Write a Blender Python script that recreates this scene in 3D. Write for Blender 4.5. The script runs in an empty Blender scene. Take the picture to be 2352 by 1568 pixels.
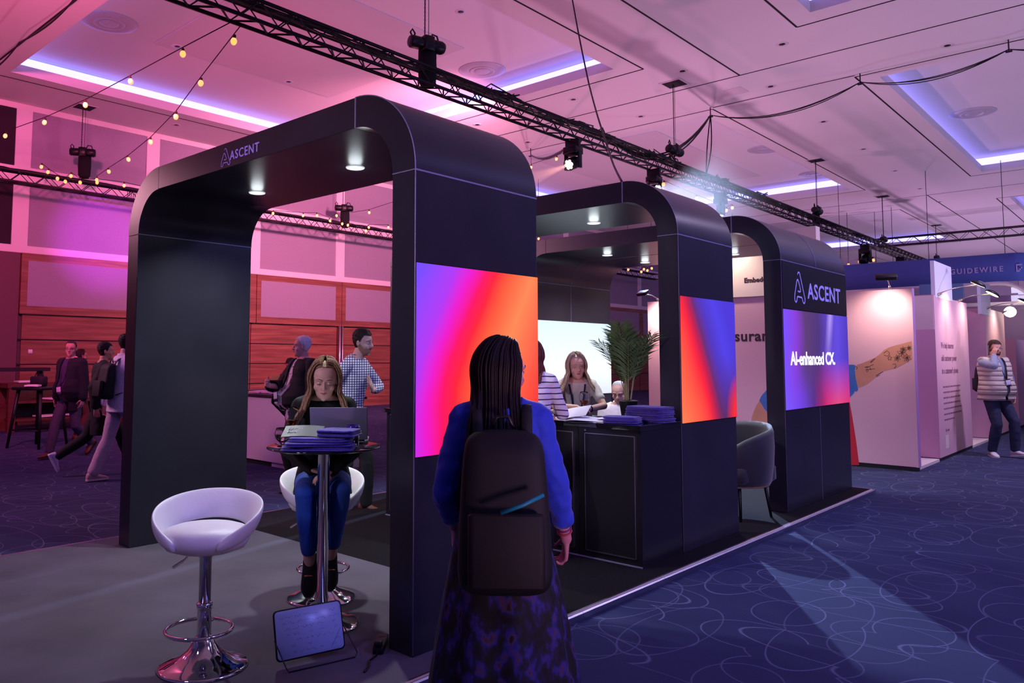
import bpy, bmesh, math, random
from mathutils import Vector, Matrix
import numpy as np
random.seed(7)
PI = math.pi
sc = bpy.context.scene
COL = sc.collection
# ------------------------------------------------------------------ camera
YAW, PITCH, ROLL, FPX, CH = 0.7599, 0.0728, 0.0032, 1784.8, 1.55
fw = Vector((-math.sin(YAW)*math.cos(PITCH), math.cos(YAW)*math.cos(PITCH), math.sin(PITCH)))
rt0 = Vector((math.cos(YAW), math.sin(YAW), 0)); up0 = rt0.cross(fw)
rt = rt0*math.cos(ROLL)+up0*math.sin(ROLL); up = up0*math.cos(ROLL)-rt0*math.sin(ROLL)
CAMP = Vector((0, 0, CH))
cd = bpy.data.cameras.new('camera'); cam = bpy.data.objects.new('camera', cd); COL.objects.link(cam)
cam.matrix_world = Matrix(((rt.x, up.x, -fw.x, 0), (rt.y, up.y, -fw.y, 0), (rt.z, up.z, -fw.z, CH), (0, 0, 0, 1)))
cd.sensor_width = 36; cd.lens = FPX/2352*36; cd.shift_x = 155.17/2352; cd.shift_y = -93.99/2352
cd.clip_end = 200; cd.clip_start = 0.05
sc.camera = cam
PX, PY = 1176-155.17, 784-93.99
def ray(u, v): return fw + rt*((u-PX)/FPX) - up*((v-PY)/FPX)
def onz(u, v, z): d = ray(u, v); return CAMP + d*((z-CH)/d.z)
def onx(u, v, x): d = ray(u, v); return CAMP + d*(x/d.x)
def ony(u, v, y): d = ray(u, v); return CAMP + d*(y/d.y)
def atd(u, v, D): return CAMP + ray(u, v)*D
# ------------------------------------------------------------------ world, exposure
sc.view_settings.view_transform = 'Standard'; sc.view_settings.look = 'None'
sc.view_settings.exposure = 0.0; sc.view_settings.gamma = 1.0; sc.view_settings.use_curve_mapping = False
w = bpy.data.worlds.new('world'); sc.world = w; w.use_nodes = True
w.node_tree.nodes['Background'].inputs[0].default_value = (0.15, 0.11, 0.42, 1)
w.node_tree.nodes['Background'].inputs[1].default_value = 0.30
sc.cycles.use_denoising = True
sc.cycles.max_bounces = 6; sc.cycles.diffuse_bounces = 3; sc.cycles.glossy_bounces = 3
sc.cycles.transmission_bounces = 6; sc.cycles.transparent_max_bounces = 8; sc.cycles.volume_bounces = 0
sc.cycles.sample_clamp_indirect = 4.0
sc.cycles.caustics_reflective = False; sc.cycles.caustics_refractive = False
def lamp(kind, name, loc, aim, power, col, **kw):
    l = bpy.data.lights.new(name, kind); l.energy = power; l.color = col
    for k, v in kw.items(): setattr(l, k, v)
    o = bpy.data.objects.new(name, l); COL.objects.link(o); o.location = loc
    d = (Vector(aim)-Vector(loc)).normalized()
    o.rotation_euler = d.to_track_quat('-Z', 'Y').to_euler()
    return o
# room washes: unseen spots added for ambience, except magenta_spot and floor_beam
U = dict(spot_size=2.5, spot_blend=.6, shadow_soft_size=.25)
LA = [
 ('SPOT', 'ceiling_fill', (-13, 1.0, .5), (-13, 3.0, 7.3), 560, (1.0, 0.20, 0.36), U),  # unseen spots added near the floor to brighten the ceiling
 ('SPOT', 'ceiling_fill', (-11.5, 10.5, .5), (-12, 11, 7.3), 640, (1.0, 0.27, 0.50), U),
 ('SPOT', 'ceiling_fill', (-8.5, 16.5, .5), (-8.5, 16.5, 7.3), 800, (0.97, 0.46, 0.72), U),
 ('SPOT', 'ceiling_fill', (-13.5, 22, .5), (-13, 22, 7.3), 850, (1.0, 0.40, 0.68), U),
 ('SPOT', 'ceiling_fill', (1.5, 1.5, .5), (-1.5, 6.5, 7.3), 440, (0.90, 0.46, 0.70), U),
 ('SPOT', 'ceiling_fill', (1.8, 13, .5), (0, 14, 7.3), 800, (0.74, 0.58, 0.92), U),
 ('SPOT', 'ceiling_fill', (2.0, 24, .5), (0, 25, 7.3), 900, (0.62, 0.54, 0.92), U),
 ('SPOT', 'ceiling_fill', (-8, 34, .5), (-8, 34, 7.3), 1100, (0.85, 0.46, 0.84), U),
 ('SPOT', 'ceiling_fill', (-1.0, 38, .5), (-1.0, 38, 7.3), 1100, (0.72, 0.52, 0.90), U),
 ('SPOT', 'ceiling_fill', (-7, 47, .5), (-7, 47, 7.3), 1100, (0.78, 0.50, 0.86), U),
 ('SPOT', 'wall_wash', (-9.0, -5.0, 6.0), (-19, -3.5, 3.0), 2600, (1.0, 0.14, 0.26), dict(spot_size=1.7, spot_blend=1, shadow_soft_size=.3)),  # added so the arch fronts mirror a reddened wall
 ('SPOT', 'wall_wash', (-9.0, 2.0, 6.6), (-19, 9.5, 4.0), 3400, (1.0, 0.12, 0.34), dict(spot_size=1.9, spot_blend=1, shadow_soft_size=.3)),
 ('SPOT', 'wall_wash', (-10.0, 12.0, 6.6), (-19, 15.5, 4.3), 4600, (1.0, 0.28, 0.44), dict(spot_size=1.9, spot_blend=1, shadow_soft_size=.3)),
 ('SPOT', 'magenta_spot', (-7.6, 9.0, 4.9), onx(245, 555, -19), 5200, (0.75, 0.05, 1.0), dict(spot_size=.27, spot_blend=.9, shadow_soft_size=.05)),
 ('SPOT', 'floor_wash', (3.0, 5.0, 7.0), (-1.0, 7.0, 0), 600, (0.30, 0.27, 0.95), dict(spot_size=1.9, spot_blend=1, shadow_soft_size=.5)),
 ('SPOT', 'floor_wash', (1.0, 15.0, 7.0), (-1.0, 13.0, 0), 1500, (0.70, 0.58, 1.0), dict(spot_size=1.9, spot_blend=1, shadow_soft_size=.5)),
 ('SPOT', 'floor_beam', (-7.45, 13.6, 4.75), (-1.5, 7.6, 0), 5200, (0.45, 0.60, 1.0), dict(spot_size=1.35, spot_blend=.5, shadow_soft_size=.05)),
 ('SPOT', 'side_fill', (4.5, 3.0, 5.5), (-2.87, 5.5, 2.0), 1100, (0.22, 0.22, 1.0), dict(spot_size=1.3, spot_blend=1, shadow_soft_size=.8)),  # added blue spots that tint the aisle faces of the arches
 ('SPOT', 'side_fill', (3.5, 10.0, 6.6), (-2.9, 7.6, 2.7), 1000, (0.30, 0.34, 1.0), dict(spot_size=.9, spot_blend=1, shadow_soft_size=.8)),
 ('SPOT', 'front_wash', (-3.0, -2.5, 6.0), (-4.6, 2.6, 0.3), 260, (0.66, 0.46, 1.0), dict(spot_size=.95, spot_blend=1, shadow_soft_size=.3)),
 ('SPOT', 'stand_fill', (-3.6, -1.6, 3.0), (-4.1, 6.1, 1.30), 330, (0.86, 0.74, 1.0), dict(spot_size=.75, spot_blend=.8, shadow_soft_size=.25)),  # added frontal fill for faces at the counter and table
 ('SPOT', 'hall_fill', (-12.5, 0.5, 4.2), (-8.0, 5.0, 1.2), 800, (1.0, 0.42, 0.58), dict(spot_size=1.2, spot_blend=1, shadow_soft_size=.4)),  # added pink fill for the people on the left
 ('SPOT', 'carpet_wash', (-12.0, -1.0, 6.0), (-11.0, 5.0, 0), 330, (0.42, 0.14, 1.0), dict(spot_size=1.8, spot_blend=1, shadow_soft_size=.5)),
]
for k, n, loc, aim, p, c, kw in LA: lamp(k, n, loc, aim, p, c, **kw)
# ------------------------------------------------------------------ materials
def lin(h):
    if isinstance(h, str):
        h = h.lstrip('#'); c = [int(h[i:i+2], 16)/255 for i in (0, 2, 4)]
        return tuple(x/12.92 if x <= .04045 else ((x+.055)/1.055)**2.4 for x in c)+(1,)
    return tuple(h)+(1,) if len(h) == 3 else tuple(h)
MC = {}
def mat(name, col=(.5, .5, .5), rough=.5, metal=0., emit=None, es=1., bump=None, noise=None, trans=0., ior=1.45, sheen=0., alpha=1., coat=0., spec=None):
    if name in MC: return MC[name]
    m = bpy.data.materials.new(name); m.use_nodes = True; MC[name] = m
    nt = m.node_tree; b = nt.nodes['Principled BSDF']
    b.inputs['Base Color'].default_value = lin(col); b.inputs['Roughness'].default_value = rough
    b.inputs['Metallic'].default_value = metal
    if emit is not None:
        b.inputs['Emission Color'].default_value = lin(emit); b.inputs['Emission Strength'].default_value = es
    if trans: b.inputs['Transmission Weight'].default_value = trans
    b.inputs['IOR'].default_value = ior
    if spec is not None: b.inputs['Specular IOR Level'].default_value = spec
    if sheen: b.inputs['Sheen Weight'].default_value = sheen
    if coat: b.inputs['Coat Weight'].default_value = coat
    b.inputs['Alpha'].default_value = alpha
    if noise:
        sc_, amt = noise[:2]; tc = nt.nodes.new('ShaderNodeTexCoord'); n = nt.nodes.new('ShaderNodeTexNoise')
        n.inputs['Scale'].default_value = sc_; n.inputs['Detail'].default_value = 5
        if len(noise) > 2:
            mp = nt.nodes.new('ShaderNodeMapping'); mp.inputs['Scale'].default_value = noise[2]
            nt.links.new(tc.outputs['Object'], mp.inputs[0]); nt.links.new(mp.outputs[0], n.inputs[0])
        else: nt.links.new(tc.outputs['Object'], n.inputs[0])
        r = nt.nodes.new('ShaderNodeMapRange'); r.inputs[1].default_value = .3; r.inputs[2].default_value = .7
        r.inputs[3].default_value = 1-amt; r.inputs[4].default_value = 1+amt
        nt.links.new(n.outputs[0], r.inputs[0])
        mx = nt.nodes.new('ShaderNodeVectorMath'); mx.operation = 'SCALE'; mx.inputs[0].default_value = lin(col)[:3]
        nt.links.new(r.outputs[0], mx.inputs['Scale']); nt.links.new(mx.outputs[0], b.inputs['Base Color'])
    if bump:
        sc_, st, dist = bump; tc = nt.nodes.new('ShaderNodeTexCoord'); n = nt.nodes.new('ShaderNodeTexNoise')
        n.inputs['Scale'].default_value = sc_; n.inputs['Detail'].default_value = 4
        nt.links.new(tc.outputs['Object'], n.inputs[0])
        bp = nt.nodes.new('ShaderNodeBump'); bp.inputs['Strength'].default_value = st; bp.inputs['Distance'].default_value = dist
        nt.links.new(n.outputs[0], bp.inputs['Height']); nt.links.new(bp.outputs[0], b.inputs['Normal'])
    return m
class NT:
    """small node-graph writer"""
    def __init__(s, name, rough=.5, metal=0.):
        s.m = bpy.data.materials.new(name); s.m.use_nodes = True; s.nt = s.m.node_tree; s.b = s.nt.nodes['Principled BSDF']
        s.b.inputs['Roughness'].default_value = rough; s.b.inputs['Metallic'].default_value = metal; MC[name] = s.m
        s.tc = s.nt.nodes.new('ShaderNodeTexCoord')
    def n(s, t, **kw):
        x = s.nt.nodes.new(t)
        for k, v in kw.items(): setattr(x, k, v)
        return x
    def l(s, a, b): s.nt.links.new(a, b)
    def math(s, op, a, b=None, c=None, clamp=False):
        x = s.n('ShaderNodeMath', operation=op, use_clamp=clamp)
        for i, v in enumerate((a, b, c)):
            if v is None: continue
            if isinstance(v, (int, float)): x.inputs[i].default_value = v
            else: s.l(v, x.inputs[i])
        return x.outputs[0]
    def xyz(s, out='Object', scale=(1, 1, 1), loc=(0, 0, 0)):
        mp = s.n('ShaderNodeMapping'); mp.inputs['Scale'].default_value = scale; mp.inputs['Location'].default_value = loc
        s.l(s.tc.outputs[out], mp.inputs[0]); sp = s.n('ShaderNodeSeparateXYZ'); s.l(mp.outputs[0], sp.inputs[0])
        return sp.outputs[0], sp.outputs[1], sp.outputs[2], mp.outputs[0]
    def ramp(s, fac, stops, interp='LINEAR'):
        r = s.n('ShaderNodeValToRGB'); r.color_ramp.interpolation = interp; e = r.color_ramp.elements
        while len(e) < len(stops): e.new(.5)
        for i, (p, c) in enumerate(stops): e[i].position = p; e[i].color = lin(c)
        s.l(fac, r.inputs[0]); return r.outputs[0]
    def mix(s, f, a, b, blend='MIX'):
        x = s.n('ShaderNodeMix', data_type='RGBA', blend_type=blend)
        if isinstance(f, (int, float)): x.inputs[0].default_value = f
        else: s.l(f, x.inputs[0])
        for i, v in ((6, a), (7, b)):
            if isinstance(v, (str, tuple)): x.inputs[i].default_value = lin(v)
            else: s.l(v, x.inputs[i])
        return x.outputs[2]
# ------------------------------------------------------------------ mesh builder
class MB:
    def __init__(s): s.v = []; s.f = []; s.sm = []
    def add(s, vs, fs, smooth=False):
        o = len(s.v); s.v += [tuple(v) for v in vs]; s.f += [tuple(i+o for i in f) for f in fs]; s.sm += [smooth]*len(fs); return s
    def box(s, a, b, M=None):
        (x0, y0, z0), (x1, y1, z1) = a, b
        vs = [(x0, y0, z0), (x1, y0, z0), (x1, y1, z0), (x0, y1, z0), (x0, y0, z1), (x1, y0, z1), (x1, y1, z1), (x0, y1, z1)]
        if M is not None: vs = [M @ Vector(v) for v in vs]
        return s.add(vs, [(3, 2, 1, 0), (4, 5, 6, 7), (0, 1, 5, 4), (1, 2, 6, 5), (2, 3, 7, 6), (3, 0, 4, 7)])
    def cbox(s, c, d, M=None):
        return s.box([c[i]-d[i]/2 for i in range(3)], [c[i]+d[i]/2 for i in range(3)], M)
    def rbox(s, c, d, r=.02, seg=3, M=None, axis=2):
        """box with rounded vertical (axis) edges and small bevels"""
        hx, hy, hz = d[0]/2, d[1]/2, d[2]/2
        ring = []
        for (sx, sy, a0) in ((1, 1, 0), (-1, 1, PI/2), (-1, -1, PI), (1, -1, 1.5*PI)):
            for i in range(seg+1):
                a = a0+PI/2*i/seg; ring.append((sx*(hx-r)+r*math.cos(a), sy*(hy-r)+r*math.sin(a)))
        n = len(ring); vs = []; e = min(r, hz)*.3
        for z, k in ((-hz, 1-e/max(hx, 1e-6)), (-hz+e, 1), (hz-e, 1), (hz, 1-e/max(hx, 1e-6))):
            vs += [(x*k, y*k, z) for x, y in ring]
        fs = [tuple(range(n-1, -1, -1)), tuple(range(3*n, 4*n))]
        for j in range(3):
            for i in range(n): k = (i+1) % n; fs.append((j*n+i, j*n+k, (j+1)*n+k, (j+1)*n+i))
        P = {2: lambda x, y, z: (x, y, z), 1: lambda x, y, z: (x, -z, y), 0: lambda x, y, z: (z, x, y)}[axis]
        vs = [Vector(P(*v))+Vector(c) for v in vs]
        if M is not None: vs = [M @ v for v in vs]
        return s.add(vs, fs, True)
    def tube(s, pts, r, n=8, cap=True, smooth=True, closed=False):
        pts = [Vector(p) for p in pts]; m = len(pts); rs = r if isinstance(r, (list, tuple)) else [r]*m
        vs = []; prev = None
        for i, p in enumerate(pts):
            if closed: t = pts[(i+1) % m]-pts[i-1]
            else: t = pts[min(i+1, m-1)]-pts[max(i-1, 0)]
            if t.length < 1e-9: t = Vector((0, 0, 1))
            t.normalize()
            if prev is None:
                a = Vector((0, 0, 1)) if abs(t.z) < .9 else Vector((1, 0, 0)); prev = t.cross(a).normalized()
            e1 = (prev-t*prev.dot(t))
            e1 = e1.normalized() if e1.length > 1e-6 else t.orthogonal().normalized(); prev = e1; e2 = t.cross(e1)
            for k in range(n): a = 2*PI*k/n; vs.append(p+(e1*math.cos(a)+e2*math.sin(a))*rs[i])
        fs = []
        for i in range(m if closed else m-1):
            j = (i+1) % m
            for k in range(n): l = (k+1) % n; fs.append((i*n+k, i*n+l, j*n+l, j*n+k))
        if cap and not closed: fs += [tuple(range(n-1, -1, -1)), tuple(range((m-1)*n, m*n))]
        return s.add(vs, fs, smooth)
    def lathe(s, prof, c=(0, 0, 0), n=32, M=None, smooth=True, sx=1, sy=1):
        vs = []; fs = []; m = len(prof)
        for r, z in prof:
            for k in range(n): a = 2*PI*k/n; vs.append(Vector((c[0]+r*sx*math.cos(a), c[1]+r*sy*math.sin(a), c[2]+z)))
        for i in range(m-1):
            for k in range(n): l = (k+1) % n; fs.append((i*n+k, i*n+l, (i+1)*n+l, (i+1)*n+k))
        if prof[0][0] > 1e-6: fs.append(tuple(range(n-1, -1, -1)))
        if prof[-1][0] > 1e-6: fs.append(tuple(range((m-1)*n, m*n)))
        if M is not None: vs = [M @ v for v in vs]
        return s.add(vs, fs, smooth)
    def ball(s, c, r, n=16, m=10, sc3=(1, 1, 1), M=None):
        prof = [(max(math.sin(PI*i/m), 1e-4)*1.0, -math.cos(PI*i/m)) for i in range(m+1)]
        vs = []; fs = []
        for a_, z in prof:
            for k in range(n): a = 2*PI*k/n; vs.append(Vector((a_*math.cos(a)*sc3[0], a_*math.sin(a)*sc3[1], z*sc3[2]))*r)
        if M is not None: vs = [M @ v for v in vs]
        vs = [v+Vector(c) for v in vs]
        for i in range(m):
            for k in range(n): l = (k+1) % n; fs.append((i*n+k, i*n+l, (i+1)*n+l, (i+1)*n+k))
        fs += [tuple(range(n-1, -1, -1)), tuple(range(m*n, (m+1)*n))]
        return s.add(vs, fs, True)
    def loft(s, rings, cap=True, smooth=True, closed=True):
        n = len(rings[0]); vs = [v for r in rings for v in r]; fs = []
        for i in range(len(rings)-1):
            for k in range(n if closed else n-1): l = (k+1) % n; fs.append((i*n+k, i*n+l, (i+1)*n+l, (i+1)*n+k))
        if cap and closed: fs += [tuple(range(n-1, -1, -1)), tuple(range((len(rings)-1)*n, len(rings)*n))]
        return s.add(vs, fs, smooth)
    def quad(s, a, b, c, d): return s.add([a, b, c, d], [(0, 1, 2, 3)])
    def prism(s, poly, axis, a, b):
        """extrude 2D polygon; axis: 'x' poly=(y,z), 'y' poly=(x,z), 'z' poly=(x,y)"""
        P = {'x': lambda p, t: (t, p[0], p[1]), 'y': lambda p, t: (p[0], t, p[1]), 'z': lambda p, t: (p[0], p[1], t)}[axis]
        n = len(poly); vs = [P(p, a) for p in poly]+[P(p, b) for p in poly]
        fs = [tuple(range(n)), tuple(range(2*n-1, n-1, -1))]
        for i in range(n): j = (i+1) % n; fs.append((i, i+n, j+n, j))
        return s.add(vs, fs)
    def build(s, name, material=None, parent=None, bevel=0, world=True, recalc=True):
        me = bpy.data.meshes.new(name); vs = s.v
        if parent is not None and world:
            p = parent; off = Vector((0, 0, 0)); 
            Mi = wm(p).inverted(); vs = [tuple(Mi @ Vector(v)) for v in vs]
        me.from_pydata(vs, [], s.f); me.validate()
        if len(me.polygons) == len(s.sm): me.polygons.foreach_set('use_smooth', s.sm)
        if recalc:
            bm = bmesh.new(); bm.from_mesh(me); bmesh.ops.recalc_face_normals(bm, faces=bm.faces); bm.to_mesh(me); bm.free()
        o = bpy.data.objects.new(name, me); COL.objects.link(o)
        if material is not None:
            me.materials.append(material if not isinstance(material, str) else MC[material])
        if parent is not None: o.parent = parent
        if bevel:
            b = o.modifiers.new('b', 'BEVEL'); b.width = bevel; b.segments = 2; b.limit_method = 'ANGLE'; b.angle_limit = .6
        return o
def wm(o):
    M = o.matrix_basis.copy()
    return wm(o.parent) @ M if o.parent else M
def tag(o, label=None, cat=None, group=None, kind=None):
    if label: o['label'] = label
    if cat: o['category'] = cat
    if group: o['group'] = group
    if kind: o['kind'] = kind
    return o
def thing(name, label, cat, loc=(0, 0, 0), rz=0, group=None):
    o = bpy.data.objects.new(name, None); COL.objects.link(o); o.location = loc; o.rotation_euler = (0, 0, rz)
    o.empty_display_size = .1
    return tag(o, label, cat, group)
def struct(mb, name, m, parent=None, **kw):
    o = mb.build(name, m, parent, **kw)
    if parent is None: o['kind'] = 'structure'
    return o
def dup(root, loc, rz, label=None, group=None):
    r = root.copy(); COL.objects.link(r); r.location = loc; r.rotation_euler = (0, 0, rz)
    if label: r['label'] = label
    if group: r['group'] = group
    for ch in list(root.children):
        c = ch.copy(); COL.objects.link(c); c.parent = r
        for g in list(ch.children):
            d = g.copy(); COL.objects.link(d); d.parent = c
    return r
def text(name, s, size, M, m, parent=None, ext=.002, align='LEFT', bold=0., space=1., sx=1.):
    cu = bpy.data.curves.new(name, 'FONT'); cu.body = s; cu.size = size; cu.extrude = ext; cu.align_x = align; cu.offset = bold
    cu.space_character = space; cu.resolution_u = 3
    tmp = bpy.data.objects.new('tmp', cu); COL.objects.link(tmp)
    dg = bpy.context.evaluated_depsgraph_get(); me = bpy.data.meshes.new_from_object(tmp.evaluated_get(dg)); me.name = name
    bpy.data.objects.remove(tmp); me.materials.clear(); me.materials.append(m)
    o = bpy.data.objects.new(name, me); COL.objects.link(o)
    M = M @ Matrix.Diagonal((sx, 1, 1, 1))
    if parent is not None: o.parent = parent; M = wm(parent).inverted() @ M
    o.matrix_basis = M
    return o
def frame(o, ex, ez, n):
    """matrix whose local x = ex (reading direction), y = ez (up), z = n (outwards)"""
    ex, ez, n = Vector(ex), Vector(ez), Vector(n)
    return Matrix(((ex.x, ez.x, n.x, o[0]), (ex.y, ez.y, n.y, o[1]), (ex.z, ez.z, n.z, o[2]), (0, 0, 0, 1)))
# ================================================================== room
ZC = 7.3; XW = -19.0
# carpet with drawn loops
def carpet_mat():
    g = NT('hall_carpet', .95); x, y, z, v = g.xyz('Object')
    base = g.n('ShaderNodeTexNoise'); base.inputs['Scale'].default_value = 1.3; g.l(v, base.inputs[0])
    col = g.mix(base.outputs[0], '#2b3050', '#3c4468')
    fine = g.n('ShaderNodeTexNoise'); fine.inputs['Scale'].default_value = 160; g.l(v, fine.inputs[0])
    lines = None
    for (scl, rad, wd, loc, rot) in (((1.25, 1.6, 1), .36, .0095, (0, 0, 0), .3), ((1.5, 1.15, 1), .30, .0095, (3.3, 7.1, 0), -.5),
                                     ((.62, 1.9, 1), .40, .010, (11, 2, 0), .9), ((1.9, .75, 1), .38, .010, (5, 13, 0), .2)):
        mp = g.n('ShaderNodeMapping'); mp.inputs['Scale'].default_value = scl; mp.inputs['Location'].default_value = loc
        mp.inputs['Rotation'].default_value = (0, 0, rot); g.l(g.tc.outputs['Object'], mp.inputs[0])
        vo = g.n('ShaderNodeTexVoronoi', voronoi_dimensions='2D'); vo.inputs['Scale'].default_value = 1.0; vo.inputs['Randomness'].default_value = .85
        g.l(mp.outputs[0], vo.inputs[0])
        d = g.math('ABSOLUTE', g.math('SUBTRACT', vo.outputs['Distance'], rad))
        ln = g.math('SUBTRACT', 1.0, g.math('DIVIDE', d, wd), clamp=True)
        # fade each loop along its length
        sp = g.n('ShaderNodeSeparateColor'); g.l(vo.outputs['Color'], sp.inputs[0])
        ln = g.math('MULTIPLY', ln, g.math('ADD', g.math('MULTIPLY', sp.outputs[0], .5), .35))
        lines = ln if lines is None else g.math('MAXIMUM', lines, ln)
    col = g.mix(g.math('MULTIPLY', lines, .75), col, '#8f90b4')
    col = g.mix(g.math('MULTIPLY', fine.outputs[0], .35), col, '#1c2038')
    g.l(col, g.b.inputs['Base Color'])
    bp = g.n('ShaderNodeBump'); bp.inputs['Strength'].default_value = .4; bp.inputs['Distance'].default_value = .004
    g.l(fine.outputs[0], bp.inputs['Height']); g.l(bp.outputs[0], g.b.inputs['Normal'])
    g.b.inputs['Specular IOR Level'].default_value = .15
    return g.m
M_carpet = carpet_mat()
struct(MB().box((XW-.3, -8, -.1), (9, 58, 0)), 'floor', M_carpet)
# ceiling with recessed coffers
M_ceil = mat('ceiling_paint', '#d9d2d6', .8)
M_dark = mat('groove_shadow_gap', '#1a1018', .9)
M_cove = mat('cove_wall_glow', (.1, .1, .1), .5, emit=(.27, .25, 1.0), es=3.7)  # glowing band stands for the cove wall lit by hidden strips
xs = [XW-.3, -17.0, -8.0, -4.25, 4.75, 9]; ys = [-8, 5.08, 13.3, 17.4, 28.5, 33.75, 44.5, 58]
cof = [(i, j) for i in (1, 3) for j in (1, 3, 5)]
mb = MB()
for i in range(5):
    for j in range(7):
        if (i, j) in cof: continue
        mb.box((xs[i], ys[j], ZC), (xs[i+1], ys[j+1], ZC+.20))
struct(mb, 'ceiling', M_ceil)
n = 1
for i, j in cof:
    x0, x1, y0, y1 = xs[i], xs[i+1], ys[j], ys[j+1]; o = .42; zt = ZC+.52
    mb = MB()
    # upper tray (slab with its own side walls set back behind the lip)
    mb.box((x0-o, y0-o, zt), (x1+o, y1+o, zt+.05))
    for a, b in (((x0-o-.05, y0-o-.05, ZC+.10), (x0-o, y1+o+.05, zt+.05)), ((x1+o, y0-o-.05, ZC+.10), (x1+o+.05, y1+o+.05, zt+.05)),
                 ((x0-o, y0-o-.05, ZC+.10), (x1+o, y0-o, zt+.05)), ((x0-o, y1+o, ZC+.10), (x1+o, y1+o+.05, zt+.05))):
        mb.box(a, b)
    # lip
    struct(mb, 'trim_%d' % n, M_ceil); n += 1
    # raised inner panel of the tray
    yi0 = y0+1.9; yi1 = y1-1.9
    struct(MB().box((x0+2.3, yi0, zt-.02), (x1-2.3, yi1, zt)), 'trim_%d' % n, mat('ceiling_panel', '#cdc5ca', .85)); n += 1
    cv = MB(); e = .012
    h0, h1 = ZC+.21, zt-.015
    cv.box((x0-o, y0-o, h0), (x0-o+e, y1+o, h1)); cv.box((x1+o-e, y0-o, h0), (x1+o, y1+o, h1))
    cv.box((x0-o+e, y0-o, h0), (x1+o-e, y0-o+e, h1)); cv.box((x0-o+e, y1+o-e, h0), (x1+o-e, y1+o, h1))
    side = {(1, 1): 'above the near left of the stand', (1, 3): 'past the middle arch, left of the truss', (1, 5): 'farthest away on the left, behind the truss',
            (3, 1): 'at the top right edge of the view', (3, 3): 'on the right side of the ceiling', (3, 5): 'far away on the right edge'}[(i, j)]
    tag(cv.build('cove_glow', M_cove), 'blue-white glowing cove wall round the ceiling recess '+side, 'light', 'glowing cove walls of the ceiling recesses')
# grooves
g = MB(); gw = .035; gz = (ZC-.004, ZC-.0005)
def gx(y, a, b): g.box((a, y-gw/2, gz[0]), (b, y+gw/2, gz[1]))
def gy(x, a, b): g.box((x-gw/2, a, gz[0]), (x+gw/2, b, gz[1]))
for (a, b, c, d) in ((-17.37, -7.56, 4.72, 13.7), (-17.37, -7.65, 17.05, 28.95), (-17.37, -7.7, 33.6, 44.9), (-4.62, 5.1, 4.72, 13.75), (-4.62, 5.1, 17.05, 28.95), (-4.62, 5.1, 33.6, 44.9)):
    gy(a, c, d); gy(b, c, d); gx(c, a, b); gx(d, a, b)
gx(15.35, XW, 9); gx(31.3, XW, 9); gy(-6.3, -8, 15.35); gy(-6.3, 31.3, 58); 
gx(16.95, -7.6, -4.6)
struct(g, 'trim_%d' % n, M_dark); n += 1
# ---- left wall: white framed acoustic panels over timber
M_wframe = mat('wall_frame_white', '#e8dfe4', .6)
M_fab = mat('wall_fabric_grey', '#9d93a6', .95, noise=(220, .22))
M_darkfab = mat('wall_dark_panel', '#2c1a2c', .9)
def wood_mat():
    g = NT('wall_timber', .38); x, y, z, v = g.xyz('Object', (1, .5, 9))
    nz = g.n('ShaderNodeTexNoise'); nz.inputs['Scale'].default_value = 1.6; nz.inputs['Detail'].default_value = 6; nz.inputs['Distortion'].default_value = .5
    g.l(v, nz.inputs[0]); g.l(g.ramp(nz.outputs[0], [(.3, '#74463a'), (.5, '#8a5546'), (.7, '#a06a58')]), g.b.inputs['Base Color']); return g.m
M_wood = wood_mat()
struct(MB().box((XW-.3, -8, 0), (XW-.08, 58, ZC)), 'wall_left', mat('wall_core', '#5b4650', .8))
wf = MB(); fb = MB(); dk = MB(); wd = MB(); wi = MB(); gr = MB()
P0 = 6.19; PIT = 3.08
spans = []
for k in range(-4, 17):
    a = P0+PIT*k; spans.append((a, a+2.74))
# white frame grid (front face at XW) built from rails and posts
for (z0, z1) in ((7.17, 7.3), (5.5, 5.85), (3.88, 4.05)): wf.box((XW-.08, -6.3, z0), (XW, 58, z1))
prev = -6.3
for a, b in spans:
    wf.box((XW-.08, prev, 4.05), (XW, a, 5.5)); wf.box((XW-.08, prev, 5.85), (XW, a, 7.17)); prev = b
    dark = (a < 5 and a > 2.5)
    t = dk if dark else fb
    t.box((XW-.06, a, 4.05), (XW-.03, b, 5.5)); t.box((XW-.06, a, 5.85), (XW-.03, b, 7.17))
    # timber boxes with grey inset
    if a > 2.5 and not dark or a > 9:
        lo, hi = a-.12, b+.2
        wd.box((XW-.1, lo, 2.5), (XW+.06, hi, 3.88)); wi.box((XW+.06, lo+.14, 2.68), (XW+.065, hi-.24, 3.71))
struct(wf, 'wall_left_frame', M_wframe); struct(fb, 'wall_left_panels', M_fab); struct(dk, 'wall_left_dark_panels', M_darkfab)
struct(wd, 'wall_left_timber', M_wood); struct(wi, 'wall_left_insets', M_fab)
struct(MB().box((XW-.08, 6.15, 0), (XW-.02, 58, 2.5)), 'wall_left_boarding', M_wood)
struct(MB().box((XW-.08, -6.3, 0), (XW+.02, 6.05, 3.88)), 'wall_left_pier', mat('pier_paint', '#6a4450', .7))
gr = MB()
for z in (1.92, 1.36, .8): gr.box((XW-.02, 6.05, z-.012), (XW-.014, 58, z+.012))
for y in [P0+PIT*k-.25 for k in range(0, 14)]: gr.box((XW-.02, y-.01, 0), (XW-.013, y+.01, 2.5))
struct(gr, 'trim_%d' % n, M_dark); n += 1
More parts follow.
